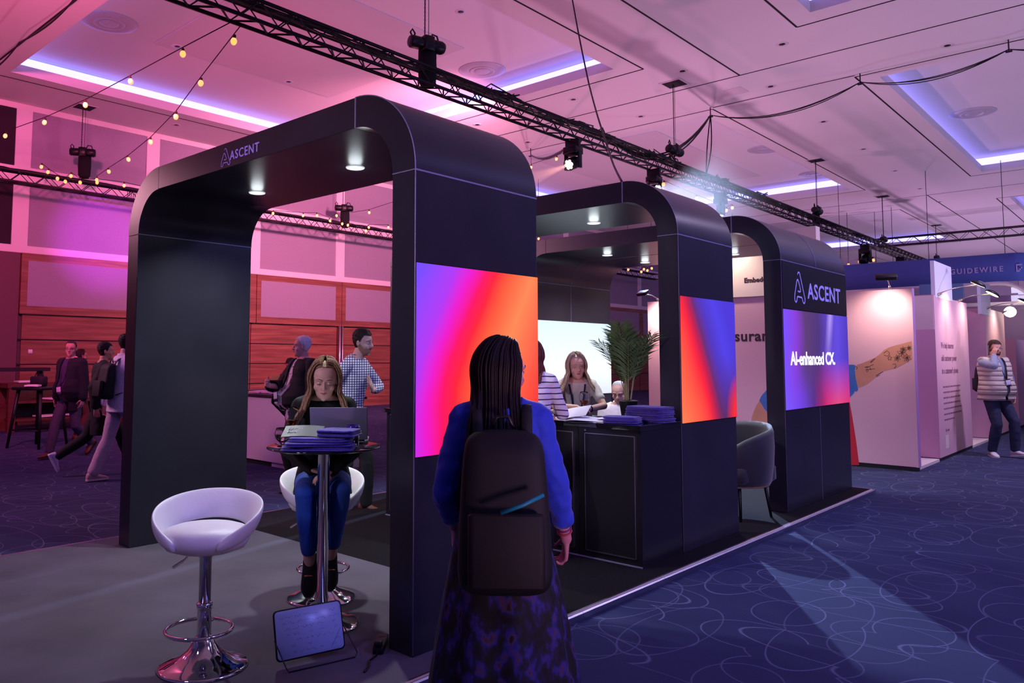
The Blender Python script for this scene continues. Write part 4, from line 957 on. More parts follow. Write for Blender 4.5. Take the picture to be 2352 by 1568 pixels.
# ================================================================== rigging
M_truss = mat('truss_black', '#17121a', .5, .3); M_truss2 = mat('truss_dark', '#241826', .55, .2)
def truss(name, label, a, b, m, w_=.24, bay=.5, r=.024, grp='lighting trusses'):
    a, b = Vector(a), Vector(b); L_ = (b-a).length; d = (b-a).normalized(); sd = d.cross(Vector((0, 0, 1))).normalized(); upv = sd.cross(d)
    t = thing(name, label, 'truss', a, 0, grp)
    cn = [(i, j) for i in (-1, 1) for j in (-1, 1)]
    P = lambda s_, i, j: a+d*s_+sd*(i*w_/2)+upv*(j*w_/2)
    for i, j in cn: MB().tube([P(0, i, j), P(L_, i, j)], r, n=10).build('chord', m, t)
    for nm, faces in (('side_bracing', (((-1, -1), (-1, 1)), ((1, -1), (1, 1)))), ('flat_bracing', (((-1, -1), (1, -1)), ((-1, 1), (1, 1))))):
        for c1, c2 in faces:
            mb = MB(); k = 0; s_ = 0
            while s_+bay/2 <= L_:
                p, q = (c1, c2) if k % 2 == 0 else (c2, c1)
                mb.tube([P(s_, *p), P(s_+bay/2, *q)], .009 if nm[0] == 's' else .013, n=5, cap=False); s_ += bay/2; k += 1
            mb.build(nm, m, t)
    return t
TX, TZ = -7.52, 5.45
truss('lighting_truss', 'long black lattice truss running over the stand from top left into the distance', (TX, 3.0, TZ), (TX, 44, TZ), M_truss)
truss('lighting_truss', 'black lattice truss along the left wall, wrapped in small bulbs', (-18.2, -1, 5.42), (-18.2, 34, 5.42), M_truss2)
truss('lighting_truss', 'truss crossing the far right of the hall above the blue banner', (-9.4, 36, 6.38), (4, 36, 6.38), M_truss2, w_=.32, bay=.64)
def wobbly(p0, p1, n, amp, r, seed, sag=0.):
    rnd = random.Random(seed); p0, p1 = Vector(p0), Vector(p1); out = []
    for i in range(n+1):
        f = i/n; q = p0.lerp(p1, f); q.z -= sag*4*f*(1-f)
        q += Vector((rnd.uniform(-1, 1), rnd.uniform(-1, 1), rnd.uniform(-1, 1)))*amp; out.append(q)
    return out
cl = MB()
for k in range(7): cl.tube(wobbly((TX-.06+.02*k, 3, TZ+.10), (TX-.05+.015*k, 30, TZ+.13), 60, .022, .011, k), .012, n=5)
for (y, r_) in ((9.2, .18), (11.3, .30), (12.0, .26), (14.2, .25), (14.9, .2), (17.2, .22), (19.4, .2)):
    rnd = random.Random(int(y*10))
    for k in range(7):
        pts = [Vector((TX+rnd.uniform(-.12, .12), y+rnd.uniform(-.4, .4), TZ+.14+abs(rnd.gauss(0, .05)))) for _ in range(6)]; cl.tube(pts, .011, n=5)
tag(cl.build('truss_cables', M_blk), 'tangle of black cables lying along the top of the long truss', 'cables', kind='stuff')
cl = MB()
for k in range(4): cl.tube(wobbly((-18.25+.03*k, 2, 5.56), (-18.22+.03*k, 30, 5.56), 50, .03, .014, 30+k), .02, n=5)
for k in range(14): y = 8.05+.045*k; cl.tube([(-18.1, y, 5.5), (-18.06, y+.01, 5.34), (-18.1, y+.02, 5.26)], .008, n=4)
tag(cl.build('truss_cables', M_blk), 'black cables lying along the truss at the left wall', 'cables', kind='stuff')
M_hoist = mat('hoist_black', '#0f0c14', .4, .2); M_bag = mat('chain_bag_cloth', '#0d0a11', .9); M_chn = mat('chain_steel', '#3a3442', .35, .8)
def hoist(label, x, y, z, s=1.0, rz=0., chain_to=None, bag=True, grp='chain hoists'):
    t = thing('chain_hoist', label, 'hoist', (x, y, z), rz, grp)
    ax = Matrix.Rotation(PI/2, 4, 'Y')
    MB().lathe([(0, -.26), (.07, -.26), (.085, -.24), (.085, -.06), (.075, -.04), (.075, .05), (.09, .07), (.09, .22), (.075, .26), (0, .26)], n=24, M=ax @ Matrix.Diagonal((s, s, s, 1))).build('motor', M_hoist, t, **W)
    MB().rbox((0, 0, 0), (.16*s, .20*s, .20*s), .03).build('gear_housing', M_hoist, t, **W)
    MB().tube([(-.22*s, 0, .07*s), (-.25*s, 0, .12*s), (-.22*s, 0, .17*s), (-.18*s, 0, .12*s), (-.19*s, 0, .07*s)], .012*s, n=6).build('handle', M_hoist, t, **W)
    MB().tube([(.06*s, .02, .08*s), (.10*s, .02, .17*s), (.17*s, .02, .16*s), (.22*s, .02, .02*s)], .012*s, n=6).build('handle', M_hoist, t, **W)
    if bag:
        MB().lathe([(.13*s, -.05*s), (.135*s, -.30*s), (.125*s, -.50*s), (.09*s, -.56*s), (0, -.57*s)], (.04*s, .05, 0), 20, sy=.7).build('chain_bag', M_bag, t, **W)
    top = (chain_to if chain_to else ZC)-z-.02; ch = MB(); q = .034*s; nl = int(top/(q*.8))
    for k in range(min(nl, 90)):
        zz = .09*s+k*top/min(nl, 90); a = k % 2
        if s > .99 and y < 12:
            ring_ = [((.010*math.cos(b) if a else 0)-.03, (0 if a else .010*math.cos(b)), zz+.024*math.sin(b)) for b in [2*PI*i/8 for i in range(8)]]
            ch.tube(ring_, .0042, n=4, closed=True)
    if not (s > .99 and y < 12): ch.tube([(-.03, 0, 0), (-.03, 0, top)], .009, n=5)
    ch.tube([(.03, 0, .05), (.03, 0, top)], .005, n=5)
    tag(ch.build('chain', M_chn, t, **W))
    MB().tube([(-.01, 0, -.08*s), (-.03, 0, -.16*s), (0, 0, -.20*s), (.03, 0, -.15*s)], .012*s, n=6).build('hook', M_chn, t, **W)
    return t
M_hatch = mat('hatch_dark', '#1b1420', .9)
def hatch(x, y, label):
    t = thing('rigging_hatch', label, 'ceiling hatch', (x, y, ZC), 0, 'rigging hatches in the ceiling')
    MB().box((-.20, -.20, -.008), (.20, .20, -.0005)).build('opening', M_hatch, t, **W)
    f = MB()
    for a, b in (((-.24, -.24), (.24, -.20)), ((-.24, .20), (.24, .24)), ((-.24, -.20), (-.20, .20)), ((.20, -.20), (.24, .20))): f.box((a[0], a[1], -.012), (b[0], b[1], -.0005))
    f.build('rim', ring, t, **W)
for (u, v, vt, lb, hb, s_) in ((980, 103, 0, 'big chain hoist with cloth chain bag above the nearest stretch of truss', None, 1.0), (1550, 346, 183, 'chain hoist on the truss above the middle arch', 'dark square rigging hatch in the ceiling above the middle arch', 1.0),
                       (1877, 484, 360, 'chain hoist on the truss above the farthest arch', 'dark rigging hatch above the farthest arch', 1.0), (2030, 556, 471, 'small far chain hoist where the two trusses meet', 'rigging hatch above the place where the trusses meet', .9), (2152, 592, 523, 'far chain hoist beside the blue banner', 'rigging hatch nearest the blue banner', .9)):
    p_ = onx(u, v, TX)
    hoist(lb, TX, p_.y, max(p_.z, TZ+.3), s_*1.05, math.radians(90 if u > 1000 else 75), bag=(u != 1550 and u < 2000))
    if hb: hatch(TX+.02, p_.y, hb)
for (u, v, lb, hb) in ((190, 350, 'chain hoist on the left wall truss at far left', 'dark rigging hatch in the ceiling at far left'), (790, 478, 'chain hoist on the left wall truss seen through the near arch', None)):
    p_ = onx(u, v, -18.2); hoist(lb, -18.2, p_.y, p_.z, 1.05, math.radians(60))
    if hb: hatch(-18.2, p_.y, hb)
# moving heads
M_lensw = mat('moving_head_lens', (1, 1, 1), .5, emit=(1.0, .78, .72), es=9); M_lensp = mat('moving_head_lens_violet', (1, 1, 1), .5, emit=(.9, .6, 1), es=14); M_lensb = mat('moving_head_lens_blue', (1, 1, 1), .5, emit=(.75, .85, 1), es=8)
M_off = mat('lens_off', '#2a2440', .1)
def mover(label, y, z, d, m, s=1.0, x=TX):
    t = thing('moving_head_light', label, 'stage light', (x, y, z), 0, 'moving head lights under the long truss'); d = Vector(d).normalized()
    MB().rbox((0, 0, 0), (.26*s, .24*s, .12*s), .03).build('base', M_hoist, t, **W)
    MB().box((-.14, -.03, .05*s), (.14, .03, max(.075, TZ-.13-z))).build('clamp', M_hoist, t, **W)
    yw = math.atan2(d.y, d.x); R_ = Matrix.Rotation(yw, 4, 'Z')
    for sg in (-1, 1): MB().rbox((0, sg*.14*s, -.17*s), (.09*s, .035*s, .26*s), .015, M=R_).build('yoke_arm', M_hoist, t, **W)
    q = d.to_track_quat('Z', 'Y').to_matrix().to_4x4(); Mh = Matrix.Translation((0, 0, -.20*s)) @ q
    h_ = MB().lathe([(0, -.16*s), (.07*s, -.15*s), (.10*s, -.06*s), (.105*s, .10*s), (.10*s, .13*s), (.092*s, .13*s), (.09*s, .11*s)], n=28, M=Mh).build('head', M_hoist, t, **W)
    ls = MB()
    if m is M_off: ls.lathe([(0, .112*s), (.09*s, .112*s)], n=24, M=Mh)
    else:
        for k in range(7):
            a = k*PI/3; rr = 0 if k == 6 else .056*s; ls.lathe([(0, .128*s), (.024*s, .126*s), (.027*s, .115*s)], (rr*math.cos(a), rr*math.sin(a), 0), 12, M=Mh)
        MB().lathe([(0, .111*s), (.09*s, .111*s)], n=24, M=Mh).build('lens_plate', M_blk, h_, **W)
    ls.build('lenses', m, h_, **W)
    return Vector((x, y, z-.20*s))+d*.15*s, d
def dirp(org, u, v, D): return (atd(u, v, D)-Vector(org))
def haze_mat(name, dens, col=(1, 1, 1)):
    m = bpy.data.materials.new(name); m.use_nodes = True; nt = m.node_tree; nt.nodes.clear(); MC[name] = m
    o = nt.nodes.new('ShaderNodeOutputMaterial'); s_ = nt.nodes.new('ShaderNodeVolumeScatter'); s_.inputs['Density'].default_value = dens; s_.inputs['Color'].default_value = lin(col); s_.inputs['Anisotropy'].default_value = .1
    nt.links.new(s_.outputs[0], o.inputs['Volume']); return m
def beam(name, label, org, d, L_, r0, r1, dens, power, col, cone):
    d = Vector(d).normalized(); q = d.to_track_quat('Z', 'Y').to_matrix().to_4x4(); M_ = Matrix.Translation(org) @ q
    o = MB().lathe([(0, .02), (r0, .02), (r1, L_), (0, L_)], n=24, M=M_).build(name, haze_mat(name+'_haze_%d' % len(MC), dens))
    o.visible_shadow = True
    tag(o, label, 'light haze', kind='stuff')
    lamp('SPOT', name+'_lamp', Vector(org)-d*.0, Vector(org)+d, power, col, spot_size=cone, spot_blend=.25, shadow_soft_size=.02)
p_ = onx(1316, 352, TX); org, d = mover('moving head with seven bright lenses sending a peach beam left under the truss', p_.y, 5.12, (atd(1190, 424, (Vector((TX, p_.y, 4.9))-CAMP).dot(fw)-1.0)-Vector((TX, p_.y, 4.9))), M_lensw, 1.05)
beam('peach_beam', 'soft peach light beam in haze left of the nearest moving head', org, d, 2.3, .085, .24, .30, 260, (1.0, .42, .32), .26)
p_ = onx(1502, 402, TX); org, d = mover('moving head glowing blue-white in haze above the middle arch', p_.y, 5.10, Vector((.75, -.35, -.10)), M_lensb, 1.0)
beam('blue_beam', 'pale blue haze around the lamp above the middle arch', org, d, 2.6, .10, .9, .06, 300, (.62, .75, 1.0), .75)
p_ = onx(1655, 468, TX); mover('moving head pointing down behind the top of the middle arch', p_.y, 5.12, Vector((-.1, -.1, -1)), M_lensb, 1.0)
p_ = onx(1987, 580, TX); mover('dark moving head hanging under the truss beyond the farthest arch', p_.y, 5.10, Vector((-.2, -.6, -.7)), M_off, 1.3)
p_ = onx(2068, 606, TX); org, d = mover('far moving head sending a violet beam to the left', p_.y, 5.02, atd(1960, 608, (Vector((TX, p_.y, 4.75))-CAMP).dot(fw)-1.4)-Vector((TX, p_.y, 4.75)), M_lensp, 1.35)
beam('violet_beam', 'violet light beam in haze left of the far moving head', org, d, 3.2, .10, .32, .30, 520, (.62, .12, 1.0), .22)
# ------------------------------------------------------------------ festoon bulbs
M_bulb = mat('festoon_bulb_lit', (1, .8, .5), .4, emit=(1.0, .30, .05), es=2.2); M_sock = mat('bulb_socket', '#3a1c16', .6); M_wire = mat('festoon_wire', '#160c12', .7)
bulb_me = MB().ball((0, 0, 0), .038, 12, 8, (1, 1, 1.25)).build('tmpb', M_bulb); sock_me = MB().lathe([(.012, .034), (.019, .04), (.019, .075), (.01, .085), (0, .085)], n=10).build('tmps', M_sock)
bme, sme = bulb_me.data, sock_me.data; bpy.data.objects.remove(bulb_me); bpy.data.objects.remove(sock_me); bme.name = 'bulb'; sme.name = 'bulb_socket'
for mm, f in ((bme, 1), (sme, 1)): pass
def festoon(label, pts, s=1.0, ends=(), shape=1):
    t = thing('festoon_lights', label, 'string lights', pts[0], 0, 'strings of warm festoon bulbs'); P0_ = Vector(pts[0])
    if not ends and pts[0].y > 12 and pts[0].x > -17: ends = (Vector((pts[0].x, pts[0].y, ZC)), Vector((pts[-1].x, pts[-1].y, ZC)))
    al = ([Vector(ends[0])] if len(ends) > 0 and ends[0] is not None else [])+[Vector(p)+Vector((0, 0, .09*s)) for p in pts]+([Vector(ends[1])] if len(ends) > 1 and ends[1] is not None else [])
    MB().tube([p-P0_ for p in al], .007*s, n=5).build('wire', M_wire, t, **W)
    for p in pts:
        b = bpy.data.objects.new('bulb', bme); COL.objects.link(b); b.parent = t; b.location = Vector(p)-P0_; b.scale = (s, s, s); b.rotation_euler = (random.uniform(-.25, .25), random.uniform(-.25, .25), 0)
        c = bpy.data.objects.new('bulb_socket', sme); COL.objects.link(c); c.parent = b
def inplane(E0, E1, u, v):
    n_ = (Vector(E1)-Vector(E0)).cross(Vector((0, 0, 1))); d = ray(u, v); k = (Vector(E0)-CAMP).dot(n_)/d.dot(n_); return CAMP+d*k
E0 = onx(528, 52, TX-.1); E1 = onx(-70, 330, -18.1)
festoon('string of warm bulbs from the long truss to the far left edge', [inplane(E0, E1, u, v) for u, v in ((420, 124), (300, 187), (196, 241), (102, 281), (12, 312), (-60, 335))], .95, (E0,))
E0b = onx(552, 60, TX-.1); E1b = onx(222, 416, -18.05)
sB = [inplane(E0b, E1b, u, v) for u, v in ((537, 95), (461, 191), (404, 268), (346, 326), (295, 366), (250, 394))]+[onx(222, 413, -18.02)]
festoon('string of warm bulbs dropping steeply from the long truss to the left wall truss', sB, .95, (E0b,))
festoon('warm bulbs looped along the left wall truss at far left', [onx(u, v, -18.02) for u, v in ((95, 383), (110, 395), (132, 410), (150, 417), (163, 404), (184, 419), (223, 419), (285, 426), (345, 440))], .95)
festoon('warm bulbs along the left wall truss, seen through the near arch', [onx(u, v, -18.02) for u, v in ((627, 490), (696, 495), (728, 495), (758, 507), (773, 495), (786, 514), (799, 517), (840, 530), (847, 522), (892, 522))], .95)
festoon('bulb string rising right of the hoist inside the near arch', [onx(848, 488, -16.8), onx(905, 470, -15.0)], .95, (onx(805, 488, -18),))
festoon('two warm bulbs beside the peach beam near the top of the near arch', [ony(1220, 384, 17.5), ony(1278, 365, 16.0)], .95, (Vector((ony(1220, 384, 17.5).x, 17.5, ZC)), ony(1318, 340, 15)))
festoon('warm bulbs above and below the middle arch interior', [ony(1443, 619, 26), ony(1473, 624, 26), ony(1479, 618, 26.5), ony(1487, 621, 26), ony(1497, 616, 26)], 1.1, (Vector((ony(1443, 619, 26).x, 26, ZC)), Vector((ony(1497, 616, 26).x, 26, ZC))))
festoon('bulb peeping from behind the right edge of the near arch', [ony(1237, 548, 20), ony(1175, 560, 20)], .95)
festoon('warm bulbs in the haze under the truss over the middle arch', [ony(1524, 423, 15.5), ony(1600, 455, 17.5), ony(1668, 483, 18.5), ony(1682, 477, 19)], .95, (onx(1500, 395, TX),))
festoon('upper warm bulbs to the right of the farthest arch', [ony(u, v, 33) for u, v in ((1949, 608), (1974, 601), (2006, 597), (2052, 609))], 1.35)
festoon('lower warm bulbs to the right of the farthest arch', [ony(u, v, 33.5) for u, v in ((1950, 638), (1954, 642), (1955, 629), (1997, 624), (2008, 636), (2013, 616))], 1.35)
festoon('bulb under the soffit inside the farthest arch', [ony(1684, 597, 30), ony(1640, 590, 30)], 1.2)
# ------------------------------------------------------------------ loose cables
def cable(label, pts, r, n=1, sag=.0, spread=.03, name='hanging_cable', seed=1):
    mb = MB(); rnd = random.Random(seed)
    for k in range(n):
        off = Vector((rnd.uniform(-1, 1), rnd.uniform(-1, 1), rnd.uniform(-1, .2)))*spread; out = []
        for a, b in zip(pts[:-1], pts[1:]):
            a, b = Vector(a), Vector(b); m_ = 14
            for i in range(m_): f = i/m_; q = a.lerp(b, f)+off*math.sin(PI*f); q.z -= (sag+.25*sag*k/max(1, n))*4*f*(1-f); out.append(q)
        out.append(Vector(pts[-1])); mb.tube(out, r, n=6)
    return tag(mb.build(name, M_blk), label, 'cable')
h1, h2, h3, h0 = (-7.638, 16.9, 7.12), (-4.486, 16.9, 7.12), (-2.033, 16.9, 7.12), (-12.8, 16.9, 7.12)
cable('long single black cable falling from the ceiling to the top of the middle arch', [onz(1308, -40, ZC-.02), onx(1352, 190, -5.6), onx(1398, 345, -4.2), (X1-RO-.02, 5.75, HT)], .011)
cable('bundle of cables swagging along the ceiling groove from truss to hook', [onx(1400, 321, TX), h1], .017, 3, .55)
cable('thin cables swagging along the ceiling groove at the upper right', [h1, h2], .009, 3, .28, .05, seed=4)
cable('cables swagging along the ceiling groove to the right edge', [h2, h3, (.6, 16.9, 7.12)], .009, 3, .20, .05, seed=6)
cable('pair of cables dropping from the ceiling hook to the truss', [h1, onx(1622, 402, TX)], .013, 2, .0, .05, seed=2)
cable('cable from a ceiling hook to the nearest moving head', [h0, onx(1300, 340, TX-.1)], .018, 2, .10, .05, seed=3)
cable('black cables crossing the top left corner under the ceiling', [onz(-60, 185, 6.9), onz(44, 98, 7.0), onz(185, -20, 6.9)], .014, 2, .05, .10, seed=5)
for i, h_ in enumerate((h1, h2, h3, h0)):
    tag(MB().tube([(h_[0], h_[1], ZC), (h_[0], h_[1], h_[2]-.04)], .012, n=6).box((h_[0]-.05, h_[1]-.03, h_[2]-.05), (h_[0]+.05, h_[1]+.03, h_[2]-.03)).build('cable_hook', M_truss2),
        ['ceiling hook above the middle arch holding the cables', 'ceiling hook at the corner of the right-hand groove', 'ceiling hook at the upper right edge', 'ceiling hook above the peach beam'][i], 'hook', 'cable hooks in the ceiling groove')
# ================================================================== people
def skinmat(name, c): 
    m = mat(name, c, .5, noise=(14, .06)); m.node_tree.nodes['Principled BSDF'].inputs['Subsurface Weight'].default_value = 0.0; return m
def bake(mb, voxel, name, m, parent, smooth=2, cut=None, solid=0., disp=None):
    o = mb.build('tmp', None, None, recalc=True)
    r = o.modifiers.new('r', 'REMESH'); r.mode = 'VOXEL'; r.voxel_size = voxel; r.use_smooth_shade = True
    if smooth: s_ = o.modifiers.new('s', 'SMOOTH'); s_.factor = .5; s_.iterations = smooth
    if disp:
        tx = bpy.data.textures.new('cl', 'CLOUDS'); tx.noise_scale = disp[0]; tx.noise_depth = 1
        d_ = o.modifiers.new('d', 'DISPLACE'); d_.texture = tx; d_.strength = disp[1]; d_.mid_level = .5
    dg = bpy.context.evaluated_depsgraph_get(); me = bpy.data.meshes.new_from_object(o.evaluated_get(dg))
    old = o.data; bpy.data.objects.remove(o); bpy.data.meshes.remove(old)
    if cut:
        bm = bmesh.new(); bm.from_mesh(me); bm.faces.ensure_lookup_table()
        bmesh.ops.delete(bm, geom=[f for f in bm.faces if cut(f.calc_center_median())], context='FACES')
        bm.to_mesh(me); bm.free()
    for p in me.polygons: p.use_smooth = True
    me.name = name; me.materials.clear(); me.materials.append(m)
    o = bpy.data.objects.new(name, me); COL.objects.link(o)
    if parent is not None: o.parent = parent
    if solid: s_ = o.modifiers.new('so', 'SOLIDIFY'); s_.thickness = solid; s_.offset = 1
    return o
def ik(a, b, l1, l2, pole):
    a, b, pole = Vector(a), Vector(b), Vector(pole); d = b-a; L_ = min(d.length, (l1+l2)*.995); d.normalize(); b = a+d*L_
    x = (l1*l1-l2*l2+L_*L_)/(2*L_); h_ = math.sqrt(max(l1*l1-x*x, 0)); p = (pole-d*pole.dot(d)).normalized()
    return a+d*x+p*h_, b
def limb(mb, pts, rs, n=16, f=1., add=0.):
    """tapered limb through joints, with balls at the joints"""
    out = []; rr = []
    for i in range(len(pts)-1):
        a, b = Vector(pts[i]), Vector(pts[i+1])
        for k in range(6): t = k/6; out.append(a.lerp(b, t)); rr.append((rs[i]*(1-t)+rs[i+1]*t)*f+add)
    out.append(Vector(pts[-1])); rr.append(rs[-1]*f+add)
    mb.tube(out, rr, n=n)
    for p, r in zip(pts, rs): mb.ball(p, r*f+add, 16, 10)
class Fig: pass
TORSO = {'m': [(-.10, .125, .095, -.005), (-.03, .163, .112, -.005), (.05, .160, .108, 0), (.14, .148, .102, .004), (.24, .152, .106, .006), (.34, .168, .116, .008), (.43, .178, .112, .004), (.50, .165, .092, -.002), (.545, .115, .070, -.006), (.575, .06, .055, -.004)],
         'f': [(-.10, .130, .098, -.008), (-.03, .172, .118, -.010), (.05, .158, .104, -.004), (.14, .124, .086, .002), (.22, .122, .086, .006), (.31, .140, .104, .018), (.38, .148, .104, .014), (.46, .150, .084, .0), (.52, .115, .066, -.004), (.555, .055, .050, -.002)]}
HEAD = [(-.02, .030, .050, -.01), (.02, .030, .070, -.01), (.08, .044, .086, -.03), (.16, .053, .090, -.045), (.27, .060, .089, -.058), (.38, .066, .086, -.075), (.48, .0705, .081, -.088), (.55, .073, .084, -.094), (.62, .0745, .089, -.098), (.74, .0735, .083, -.099), (.85, .065, .066, -.090), (.93, .050, .042, -.070), (.98, .030, .015, -.045), (1.0, .010, -.01, -.025)]
def ellring(M, hw, y0, y1, z, n=28, p=.9, k=1.0, add=0.):
    cy, hy = (y0+y1)/2, abs(y0-y1)/2; out = []
    for i in range(n):
        a = 2*PI*i/n; c, s_ = math.cos(a), math.sin(a)
        out.append(M @ Vector(((abs(c)**p)*math.copysign(1, c)*(hw*k+add), cy+(abs(s_)**p)*math.copysign(1, s_)*(hy*k+add), z)))
    return out
def hand(mb, W_, d, n_, side, k, curl=.5, spread=1., thumb=.6, clen=1.):
    """W_ wrist, d finger direction, n_ palm normal (towards what is held), side=+1 thumb on +lat"""
    d = Vector(d).normalized(); n_ = Vector(n_); n_ = (n_-d*n_.dot(d)).normalized(); lat = d.cross(n_)*side
    W_ = Vector(W_); rings = []
    for f, hw, th in ((-.02, .024, .019), (.0, .025, .018), (.03, .033, .016), (.06, .039, .0145), (.085, .041, .013), (.095, .038, .011)):
        c = W_+d*f*k; rings.append([c+lat*hw*k*math.cos(a)+n_*th*k*math.sin(a) for a in [2*PI*i/14 for i in range(14)]])
    mb.loft(rings)
    for i, (off, ln, r) in enumerate(((.030, .072, .0086), (.0105, .080, .0088), (-.0105, .074, .0084), (-.030, .058, .0076))):
        p = W_+d*.088*k+lat*off*k*1.02; dirn = (d+lat*off*2.2*spread).normalized(); ang = 0; pts = [p-d*.01*k]
        for s_, l_ in enumerate((.45, .30, .25)):
            ang += curl*(.75 if s_ == 0 else .95)*(1+.10*i); dd = dirn*math.cos(ang)+n_*math.sin(ang); p = p+dd*ln*l_*k*clen; pts.append(p.copy())
        mb.tube(pts, [r*k*1.05, r*k, r*k*.95, r*k*.8], n=10)
        for q, rr in zip(pts[1:], (1.03, .98, .8)): mb.ball(q, r*k*rr, 10, 6)
    p = W_+d*.018*k+lat*.022*k; d1 = (d*.55+lat*.85+n_*thumb*.35).normalized(); d2 = (d*.9+lat*.25+n_*thumb).normalized()
    p2 = p+d1*.042*k; p3 = p2+d2*.030*k; p4 = p3+(d2+n_*.2*thumb).normalized()*.024*k
    mb.tube([p, p2, p3, p4], [.014*k, .0105*k, .0095*k, .0075*k], n=10)
    for q, r in ((p2, .0107), (p3, .0096), (p4, .0077)): mb.ball(q, r*k, 10, 6)
def person(label, loc, face, H=1.75, sex='m', zp=None, lean=0., side=0., twist=0., head=(0, 0, 0), hands=None, poles=None, handdir=None, curl=(.5, .5), feet=None, toe=None, kpole=None, belly=0., build=1.,
           voxel=.006, skin='#c98f7a', hairfn=None, garments=(), shoe=('#15131a', '#15131a'), name='person', eyes='#3a3a44', mouth='#a4655e', lids=0., headfwd=0., cat='person', barefoot=False, facey=True):
    F_ = Fig(); k = H/1.75; F_.k = k; F_.sex = sex
    f = Vector((face[0], face[1], 0)).normalized(); rz = math.atan2(-f.x, f.y)
    F_.rz = rz; zp = (.93*k if zp is None else zp)
    Rt = Matrix.Rotation(math.radians(side), 4, 'Y') @ Matrix.Rotation(math.radians(-lean), 4, 'X')
    MT = Matrix.Translation((0, 0, zp)) @ Rt; F_.MT = MT
    MTt = MT @ Matrix.Rotation(math.radians(twist), 4, 'Z')
    sw = (.178 if sex == 'm' else .150)*k*(.5+.5*build)
    F_.sh = [MTt @ Vector((s_*sw, -.005, .475*k)) for s_ in (1, -1)]
    F_.hip = [MT @ Vector((s_*.088*k, 0, -.03*k)) for s_ in (1, -1)]
    F_.nb = MTt @ Vector((0, -.012*k, (.53 if sex == 'm' else .512)*k))
    hands = hands or [(.26*k, .04, zp-.08), (-.26*k, .04, zp-.08)]; poles = poles or [(.3, -1, 0), (-.3, -1, 0)]
    F_.el, F_.wr = [], []
    for i in (0, 1): e_, w_ = ik(F_.sh[i], hands[i], .285*k, .255*k, poles[i]); F_.el.append(e_); F_.wr.append(w_)
    feet = feet or [(.10, 0, .085), (-.10, .0, .085)]; kpole = kpole or [(0.1, 1, 0), (-.1, 1, 0)]; F_.kn, F_.an = [], []
    for i in (0, 1): e_, w_ = ik(F_.hip[i], feet[i], .43*k, .42*k, kpole[i]); F_.kn.append(e_); F_.an.append(w_)
    toe = toe or [(.06, 1, 0), (-.06, 1, 0)]; F_.toe = [Vector(t).normalized() for t in toe]
    hl = .232*k; F_.hl = hl
    hy, hp, hr = [math.radians(a) for a in head]
    neck_top = F_.nb+Rt.to_3x3() @ Vector((0, .035*k+headfwd, (.085 if sex == 'm' else .072)*k))
    MH = Matrix.Translation(neck_top) @ Matrix.Rotation(hy, 4, 'Z') @ Matrix.Rotation(-hp, 4, 'X') @ Matrix.Rotation(hr, 4, 'Y') @ Matrix.Translation((0, .0, -.035*k))
    F_.MH = MH @ Matrix.Diagonal((k, k, k, 1)); F_.neck_top = neck_top
    F_.tors = TORSO[sex]; F_.belly = belly; F_.build = build
    def trings(t0, t1, add=0., n=32, kk=1.):
        rs = []
        for (z, hw, hd, oy) in F_.tors:
            if z < t0-1e-6 or z > t1+1e-6: continue
            b_ = belly*math.exp(-((z-.10)/.13)**2); hw2, hd2 = hw*build*(1+b_*.5)+0, hd*build
            Mx = (MT if z < .2 else MTt)
            rs.append(ellring(Mx, hw2*k*kk, (oy+hd2+b_*.16)*k, (oy-hd2)*k, z*k, n, .85, 1., add))
        return rs
    F_.trings = trings
    def arms(mb, i, upto=1., add=0., f_=1.):
        e_, w_ = F_.el[i], F_.wr[i]; rs = [.052*k, .041*k, .030*k] if sex == 'm' else [.043*k, .034*k, .025*k]; rs = [r*(.6+.4*build) for r in rs]
        if upto >= 1: limb(mb, [F_.sh[i], e_, w_], rs, add=add, f=f_)
        elif upto > .5: t = (upto-.5)*2; limb(mb, [F_.sh[i], e_, e_.lerp(w_, t)], [rs[0], rs[1], rs[1]*(1-t)+rs[2]*t], add=add, f=f_)
        else: t = upto*2; limb(mb, [F_.sh[i], F_.sh[i].lerp(e_, t)], [rs[0], rs[0]*(1-t)+rs[1]*t], add=add, f=f_)
    F_.arms = arms
    def legs(mb, i, add=(0, 0, 0), upto=1.):
        rs = [.088*k*(.5+.5*build), .056*k, .038*k] if sex == 'm' else [.080*k, .050*k, .034*k]; hp_ = F_.hip[i]; kn, an = F_.kn[i], F_.an[i]; an = kn.lerp(an, upto)
        rs[2] = rs[1]*(1-upto)+rs[2]*upto
        calf = kn.lerp(an, .35); limb(mb, [hp_, hp_.lerp(kn, .5), kn, calf, an], [rs[0]+add[0], (rs[0]*.85)+add[0], rs[1]+add[1], rs[1]*1.0+add[1]*.5+add[2]*.5, rs[2]+add[2]])
    F_.legs = legs
    # -- body
    b = MB(); b.loft(trings(-.10, .6))
    for i in (0, 1): arms(b, i); legs(b, i); b.tube([F_.sh[i], F_.nb.lerp(F_.sh[i], .35)+Vector((0, 0, .012))], [.050*k if sex == 'm' else .040*k, .045*k], n=14)
    nr = .056 if sex == 'm' else .045
    b.tube([F_.nb-Vector((0, 0, .05*k)), F_.nb.lerp(neck_top, .5), F_.MH @ Vector((0, -.012, .045))], [nr*1.25*k, nr*k, nr*k*1.02], n=18)
    mh = F_.MH; h0 = .232
    b.loft([ellring(mh, hw, y0, y1, z*h0, 30, .92) for z, hw, y0, y1 in HEAD])
